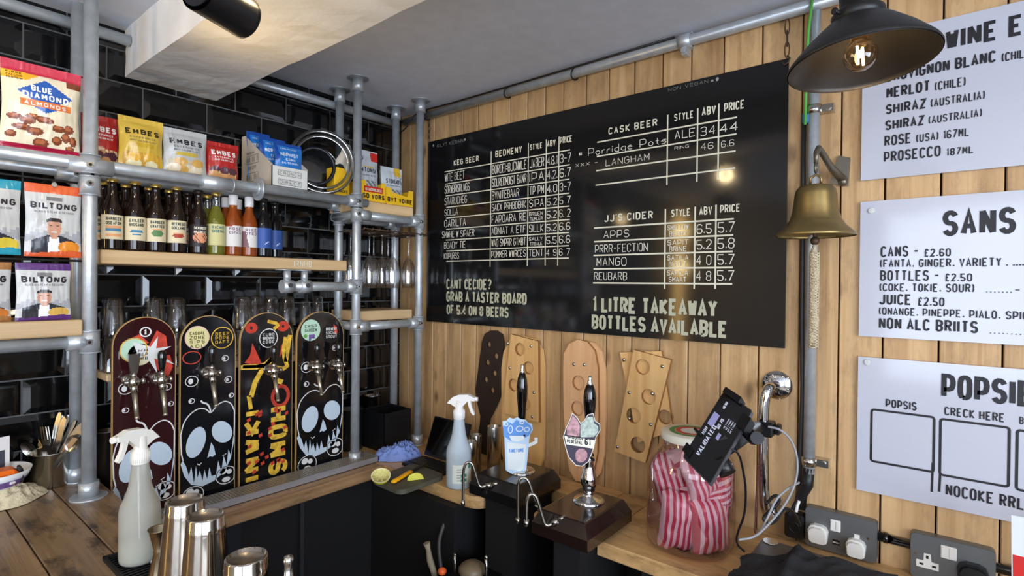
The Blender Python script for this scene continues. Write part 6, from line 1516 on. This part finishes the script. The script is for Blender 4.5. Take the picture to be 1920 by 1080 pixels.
def plug(label, a, z, r, m_, h=.030):
    p = FX_(a, z, .0008); t = thing('mains_plug', label, 'plug', tuple(p)); b = B()
    f0 = frame((0, 0, 0), (0, -1, 0), (0, 0, 1)); b.prism([(x*r, y*r) for x, y in ((-1, .35), (-.8, .8), (-.4, 1), (.4, 1), (.8, .8), (1, .35), (.9, -.8), (.6, -1), (-.6, -1), (-.9, -.8))], f0, 0, h*.6); b.prism([(x*r*.82, y*r*.82) for x, y in ((-1, .35), (-.8, .8), (-.4, 1), (.4, 1), (.8, .8), (1, .35), (.9, -.8), (.6, -1), (-.6, -1), (-.9, -.8))], f0, h*.6, h); fix(b.build('plug_body', m_, t)); return t
ya = -onX(1510, 948, -.042).y; yb_ = -onX(1645, 978, -.042).y; zt1 = onX(1512, 949, -.042).z
s1_ = socket('grey metal double socket with two white plugs, left one', ya, yb_, .884, zt1)
switch(s1_, -onX(1557, 985, -.042).y, onX(1557, 992, -.042).z-.002)
a_ = -onX(1602, 1000, -.042).y; z_ = onX(1602, 1012, -.042).z
b = B(); b.prism([(a_, z_), (a_+.012, z_), (a_+.012, z_+.016), (a_, z_+.016)], FX_, 0, .002); fix(b.build('earth_shutter', SW, s1_, off=s1_.location))
a_ = -onX(1561, 1012, -.042).y; z_ = onX(1561, 1020, -.042).z
b = B(); b.prism([(a_, z_), (a_+.017, z_), (a_+.017, z_+.014), (a_, z_+.014)], FX_, 0, .0006); st_ = fix(b.build('dark_sticker', BLACK, s1_, off=s1_.location)); b = B(); text(b, 'ONWAY', FX_, a_+.001, z_+.004, .005, .015, th=.2, off=.001); b.build('sticker_words', IVORY, st_, off=s1_.location)
p = onX(1534, 1000, -.05); plug('white mains plug in the left half of the left socket', -p.y, p.z, .024, SW)
p = onX(1605, 1024, -.05); plug('white mains plug in the right half of the left socket', -p.y, p.z-.004, .022, SW)
ya = -onX(1707, 998, -.042).y; yb_ = -onX(1868, 1033, -.042).y; zt2 = onX(1709, 997, -.042).z
s2_ = socket('grey metal double socket with one free outlet and a black plug, right one', ya, yb_, .880, zt2)
switch(s2_, -onX(1764, 1030, -.042).y, onX(1764, 1044, -.042).z, .030, .030)
a_ = -onX(1718, 1050, -.042).y; z_ = onX(1740, 1066, -.042).z
b = B(); b.prism([(a_, z_), (a_+.044, z_), (a_+.044, z_+.017), (a_+.030, z_+.018), (a_+.028, z_+.036), (a_+.015, z_+.036), (a_+.014, z_+.018), (a_, z_+.017)], FX_, 0, .0015); fo_ = fix(b.build('outlet', SW, s2_, off=s2_.location))
b = B()
for q in ((.019, .024, .005, .008), (.006, .006, .008, .005), (.031, .006, .008, .005)): b.prism([(a_+q[0], z_+q[1]), (a_+q[0]+q[2], z_+q[1]), (a_+q[0]+q[2], z_+q[1]+q[3]), (a_+q[0], z_+q[1]+q[3])], FX_, .0014, .0018)
fix(b.build('pin_slots', BLACK, fo_, off=s2_.location))
for t_, q in ((s1_, (1628, 1010)), (s2_, (1716, 1037))):
    p = onX(*q, -.042); b = B(); b.cyl((-.042, p.y, p.z), (-.0435, p.y, p.z), .003, 10); b.build('plate_screw', STEEL, t_, off=t_.location)
p = onX(1824, 1080, -.05); plug('black mains plug in the right half of the right socket', -p.y, p.z, .029, BLACK)
cd = thing('black_conduit', 'black plastic conduit linking the two wall sockets', 'conduit', (-.026, -2.0, .94))
zc_ = onX(1675, 1012, -.026).z
b = B(); b.cyl((-.026, onX(1638, 1004, -.026).y+.012, zc_), (-.026, -2.6, zc_-.012), .0115, 14); b.build('tube', BGLOSS, cd, off=cd.location)
b = B(); b.cyl((-.026, -1.975, zc_), (-.026, -1.985, zc_), .014, 14); b.cyl((-.026, -2.225, zc_-.004), (-.026, -2.24, zc_-.004), .014, 14); b.build('coupling', BGLOSS, cd, off=cd.location)
jb_ = thing('junction_box', 'black plastic junction box left of the sockets', 'box', (-.03, -1.765, .93))
b = B(); p = onX(1471, 960, -.05); q = onX(1509, 1010, -.05); b.box(-.055, -.014, q.y+.003, p.y, .895, .965, 0, .006); b.build('box', BLACK, jb_, off=jb_.location)
b = B(); c_ = (p.y+q.y)/2; b.tube([(-.0565, c_+.013*math.cos(a), .930+.013*math.sin(a)) for a in [2*PI*k/16 for k in range(16)]], .0018, 6, closed=True); b.build('knockout_ring', BLACK, jb_, off=jb_.location)
cable('bundle of black wires coming out of the vertical pipe', [(-.036, -1.79, 1.03), (-.045, -1.775, 1.0), (-.05, -1.765, .975), (-.052, -1.758, .96)], .006, CABLEB)
cable('thin white wire sticking out above the junction box', [(-.05, -1.782, 1.005), (-.056, -1.778, .99), (-.058, -1.776, .975)], .004, WHITE)

# ---------------- till, black cloth, card ----------------
tl = thing('card_till', 'grey metal-edged till with a round disc on top at the bottom right', 'till', (-.37, -1.85, CT))
zt = .955
b = B(); cl_, cr_ = onZ(1428, 1007, zt), onZ(1507, 1024, zt); X1_, X0_ = cl_.x, -.56; Y1_, Y0_ = cl_.y, -2.02
b.box(X0_, X1_, Y0_, Y1_, CT, zt-.003, 0, .008); b.build('case', mat('till_grey', (122, 122, 124), .4, .3), tl, off=tl.location)
b = B(); b.prism(rrect(X0_+.004, X1_-.004, Y0_+.004, Y1_-.004, .012, 4), lambda a, c_, h: (a, c_, h), zt-.003, zt); fix(b.build('top_panel', mat('till_dark', (62, 60, 60), .35), tl, off=tl.location))
p = onZ(1445, 1016, zt); b = B(); b.cyl((p.x, p.y, zt), (p.x, p.y, zt+.002), .018, 26); b.cyl((p.x, p.y, zt+.002), (p.x, p.y, zt+.0024), .002, 8, 0); b.build('disc', STEEL, tl, off=tl.location)
b = B(); nU, nV = 60, 46
ctl = [(-1.735, .962), (-1.78, .966), (-1.815, .968), (-1.832, .994), (-1.85, .984), (-1.88, .980), (-1.94, .972), (-1.985, .958), (-2.04, .945), (-2.10, .925), (-2.14, .895)]
def zc(y):
    for (a, za), (c_, zb_) in zip(ctl, ctl[1:]):
        if c_ <= y <= a: return za+(zb_-za)*(a-y)/(a-c_)
    return ctl[0][1] if y > ctl[0][0] else ctl[-1][1]
g = []
for i in range(nV+1):
    row = []
    for j in range(nU+1):
        u, v = j/nU, i/nV
        y = -1.735-.405*u+.012*noise.noise(V((v*4, 1, u*3))); x = -.225-.34*v+.012*noise.noise(V((u*6, 2, 0)))-(.16*(1-u)**2)*(1-v) 
        z = zc(y)+.012+.014*noise.noise(V((u*7, v*5, 4)))+.008*(1-abs(noise.noise(V((u*9+v*5, v*3-u*4, 7))))*2)-.010
        if v < .08: z -= (.08-v)*.2
        if v > .55: z = z-.03*(v-.55)
        row.append(b.av((x, y, max(z, zt+.003 if y > -2.02 else CT+.004))))
    g.append(row)
for i in range(nV):
    for j in range(nU): b.face([g[i][j], g[i][j+1], g[i+1][j+1], g[i+1][j]], 0, True)
o = b.build('black_cloth', mat('cloth_black', (26, 25, 27), .85, bump=.3, bscale=200)); tag(o, 'black cloth heaped over the till below the sockets', 'cloth')
cdh = thing('card_holder', 'upright white and red card at the right photo edge', 'card', (-.20, -2.27, CT))
p0_ = onX(1896, 965, -.2); b = B(); fc = frame((-.2, p0_.y, CT), (0, -1, 0), (0, 0, 1)); hc_ = p0_.z-CT
b.prism([(.004, 0), (.10, 0), (.10, hc_), (0, hc_)], fc, 0, .002); fix(b.build('sleeve', mat('card_sleeve', (216, 222, 222), .3), cdh, off=cdh.location))
b = B(); b.flat([(.004, hc_*.50), (.10, hc_*.50), (.10, hc_*.68), (.003, hc_*.68)], fc, .0024); b.build('red_band', RLAB, cdh, off=cdh.location)
b = B(); b.flat([(.004, .0), (.10, .0), (.10, hc_*.50), (.004, hc_*.50)], fc, .0024); b.build('cream_field', mat('card_cream', (222, 220, 186), .6), cdh, off=cdh.location)

# ---------------- cutlery and clutter on the left of the bar ----------------
cc = onZ(93, 917, 1.0); CXc, CYc = cc.x+.012, cc.y+.045
can = pot('cutlery_can', 'shiny steel can full of cutlery on the bar at the left', CXc, CYc, 1.0005, .052, .100, STEEL, 'can')
def cut(kind, label, tip, base, first=None):
    """tip / base: offsets from the can centre (x,y,z)"""
    a = V((CXc, CYc, 1.0))+V(base); c_ = V((CXc, CYc, 1.0))+V(tip); d = (c_-a); L_ = d.length; d.normalize()
    t = thing(kind, label, 'cutlery', tuple(a), group='cutlery in the steel can')
    side = d.cross(FWD).normalized(); f = frame((0, 0, 0), side, d)
    f = lambda u, v, h=0: side*u+d*v+side.cross(d)*h
    b = B()
    if kind == 'table_knife': b.prism([(-.003, 0), (.003, 0), (.004, L_*.5), (.009, L_*.55), (.009, L_*.9), (.003, L_), (-.006, L_*.96), (-.007, L_*.55), (-.004, L_*.5)], f, -.001, .001); fix(b.build('blade', STEEL, t))
    elif kind == 'knife_handle':
        b.prism([(-.003, 0), (.003, 0), (.007, L_*.93), (.004, L_), (-.004, L_), (-.007, L_*.93)], f, -.003, .003); fix(b.build('handle', STEEL, t))
    elif kind == 'fork':
        b.prism([(-.003, 0), (.003, 0), (.004, L_*.55), (.011, L_*.68), (.012, L_*.76), (-.012, L_*.76), (-.011, L_*.68), (-.004, L_*.55)], f, -.001, .001); fix(b.build('handle', STEEL, t))
        for k in range(4): b = B(); x = -.0105+.007*k; b.prism([(x-.0018, L_*.755), (x+.0018, L_*.755), (x+.0012, L_), (x-.0012, L_)], f, -.001, .001); fix(b.build('tine', STEEL, t))
    else:
        b.prism([(-.003, 0), (.003, 0), (.004, L_*.62), (-.004, L_*.62)], f, -.001, .001); fix(b.build('handle', STEEL, t))
        b = B(); n = 16; C0 = d*(L_*.8); R = []
        for i in range(6):
            q = i/5; R.append([b.av(C0+side*(.019*q*math.cos(a_))+d*(.027*q*math.sin(a_))+side.cross(d)*(.008*(1-q*q))) for a_ in [2*PI*k/n for k in range(n)]])
        for A, D in zip(R, R[1:]):
            for k in range(n): b.face([A[k], A[(k+1) % n], D[(k+1) % n], D[k]], 0, True)
        b.build('spoon_bowl', STEEL, t)
dC = dep_of((CXc, CYc, 1.15))
def tipat(px, py_, dd=0): return at(px, py_, dC+dd)-V((CXc, CYc, 1.0))
cut('spoon', 'round bowled spoon leaning left in the cutlery can', tipat(42, 828, -.03), (.005, 0, .012)); cut('spoon', 'second spoon behind, leaning far left in the can', tipat(34, 800, .02), (.015, .01, .012))
cut('fork', 'fork with four tines upright in the cutlery can', tipat(83, 800, -.02), (.0, -.01, .012)); cut('knife_handle', 'thin steel handle leaning left in the can', tipat(53, 792, .02), (.02, .02, .012))
cut('knife_handle', 'tall steel knife handle, the highest in the can', tipat(114, 773, 0), (-.02, .0, .012)); cut('knife_handle', 'wide steel handle right of the tallest one', tipat(130, 778, .015), (-.02, .015, .012)); cut('table_knife', 'broad knife blade among the handles in the can', tipat(122, 780, -.02), (-.01, -.02, .012))
cut('knife_handle', 'slim steel handle leaning right in the can', tipat(142, 788, 0), (-.025, -.01, .012)); cut('table_knife', 'knife leaning far right touching the pipe', tipat(156, 792, -.01), (-.03, -.01, .012)); cut('knife_handle', 'lowest right leaning steel handle in the can', tipat(155, 806, -.03), (-.03, -.02, .012)); cut('spoon', 'small spoon leaning right in the can', tipat(148, 812, -.04), (-.02, -.025, .012)); cut('spoon', 'upturned teaspoon in front of the fork', tipat(88, 838, -.04), (.0, -.01, .03))
# clutter: bowl, packet, cloth, menu card
pc = onZ(8, 930, 1.0)
crumple('cream_cloth', 'folded cream cloth under the striped bowl at the left edge', 'cloth', -1.470, -.135, 1.0005, .105, .075, .050, mat('cloth_cream', (214, 200, 166), .85, bump=.4, bscale=160), 8, rz=.3)
bw = thing('plastic_bowl', 'white plastic bowl with a purple band on the cream cloth', 'bowl', (-1.480, -.125, 1.035))
b = B(); b.lathe([(.0001, 0), (.035, 0), (.055, .012), (.075, .034), (.082, .052), (.080, .052), (.072, .034), (.052, .014), (.0001, .004)], 36, close=False, mis=[0, 0, 0, 0, 0, 0, 0, 0]); b.build('bowl', WHITE, bw)
b = B(); b.lathe([(.0600, .0150), (.0765, .0345)], 36, close=False, a0=-2.6, a1=-.4); b.build('purple_band', mat('band_purple', (112, 78, 150), .45), bw)
b = B(); b.tube([(.072*math.cos(a)*1.03, .072*math.sin(a)*1.03, .029) for a in [-1.2+.02*k for k in range(8)]], .004, 6); b.build('badge', IVORY, bw)
op = thing('orange_packet', 'bright orange packet lying in the white bowl', 'packet', (-1.478, -.15, 1.052))
b = B(); b.box(-.045, .045, -.035, .03, 0, .042, 0, .010); b.box(.0455, .056, -.030, .028, .002, .040, 1, .008); b.build('packet', [mat('packet_orange', (238, 108, 18), .4), BLACK], op)
mc = thing('menu_card', 'white card with a dark printed panel standing behind the bowl', 'card', (-1.50, -.085, 1.06), rz=.1)
f = frame((0, 0, 0), (1, 0, 0), (0, 0, 1)); b = B(); b.prism([(-.06, 0), (.062, 0), (.062, .105), (-.06, .10)], f, -.003, 0); fix(b.build('card', GL[1], mc))
b = B(); b.flat([(-.05, .018), (.052, .018), (.052, .068), (-.05, .068)], f, .0006); pn_ = b.build('dark_panel', mat('panel_slate', (62, 64, 74), .5), mc)
b = B(); text(b, 'SNACK', f, -.03, .046, .014, .07, th=.2, off=.002); text(b, 'LOCAL', f, -.03, .026, .014, .07, th=.2, off=.002); b.build('panel_words', IVORY, pn_)
bj = thing('black_pouch', 'dark rounded pouch behind the white card at the left edge', 'bag', (-1.50, -.045, 1.0005))
b = B(); b.sph((0, 0, .095), .05, 18, sc=(1.5, .45, 1.9)); b.build('pouch', BLACK, bj)

# ---------------- under the counter ----------------
def under(px, py_, d): return at(px, py_, d)
cable('dark hose curving down under the rounded worktop corner', [at(852, 950, 1.9), at(838, 970, 1.88), at(826, 1000, 1.86), at(822, 1025, 1.84), at(826, 1060, 1.82), at(832, 1100, 1.8)], .007, mat('hose_grey', (58, 58, 56), .5))
bh = thing('bottle_brush', 'pale handled brush hanging below the worktop corner', 'brush', tuple(at(804, 1020, 1.8)))
b = B(); b.tube([at(800, 1018, 1.8), at(803, 1030, 1.8), at(806, 1050, 1.8), at(814, 1075, 1.8), at(818, 1100, 1.8)], .012, 10, rad=[.012, .008, .011, .010, .008]); b.build('handle', mat('handle_tan', (150, 138, 116), .5), bh, off=bh.location)
gn = thing('drain_unit', 'dim glass washer with a pale dome under the side counter', 'appliance', tuple(at(885, 1062, 1.75)))
p = at(885, 1062, 1.75); b = B(); b.sph((0, 0, -.01), .045, 18, sc=(1, 1, .6)); b.build('dome', mat('dome_tan', (120, 104, 80), .4), gn)
b = B(); b.box(-.11, .10, -.08, .08, -.12, -.03, 0, .01); b.build('housing', BLACK, gn)
for q, r_ in (((853, 1040), .004), ((912, 1045), .006)):
    s_p = at(*q, 1.7)-p; b = B(); b.cyl((s_p.x, s_p.y, s_p.z), (s_p.x, s_p.y, s_p.z-.07), r_, 10); b.sph(tuple(s_p), r_*1.3, 8); b.build('lever', STEEL, gn)
s_p = at(829, 1071, 1.66)-p; b = B(); b.sph(tuple(s_p), .014, 12, sc=(1, 1, .8)); b.build('orange_button', mat('button_orange', (226, 96, 40), .4), gn)
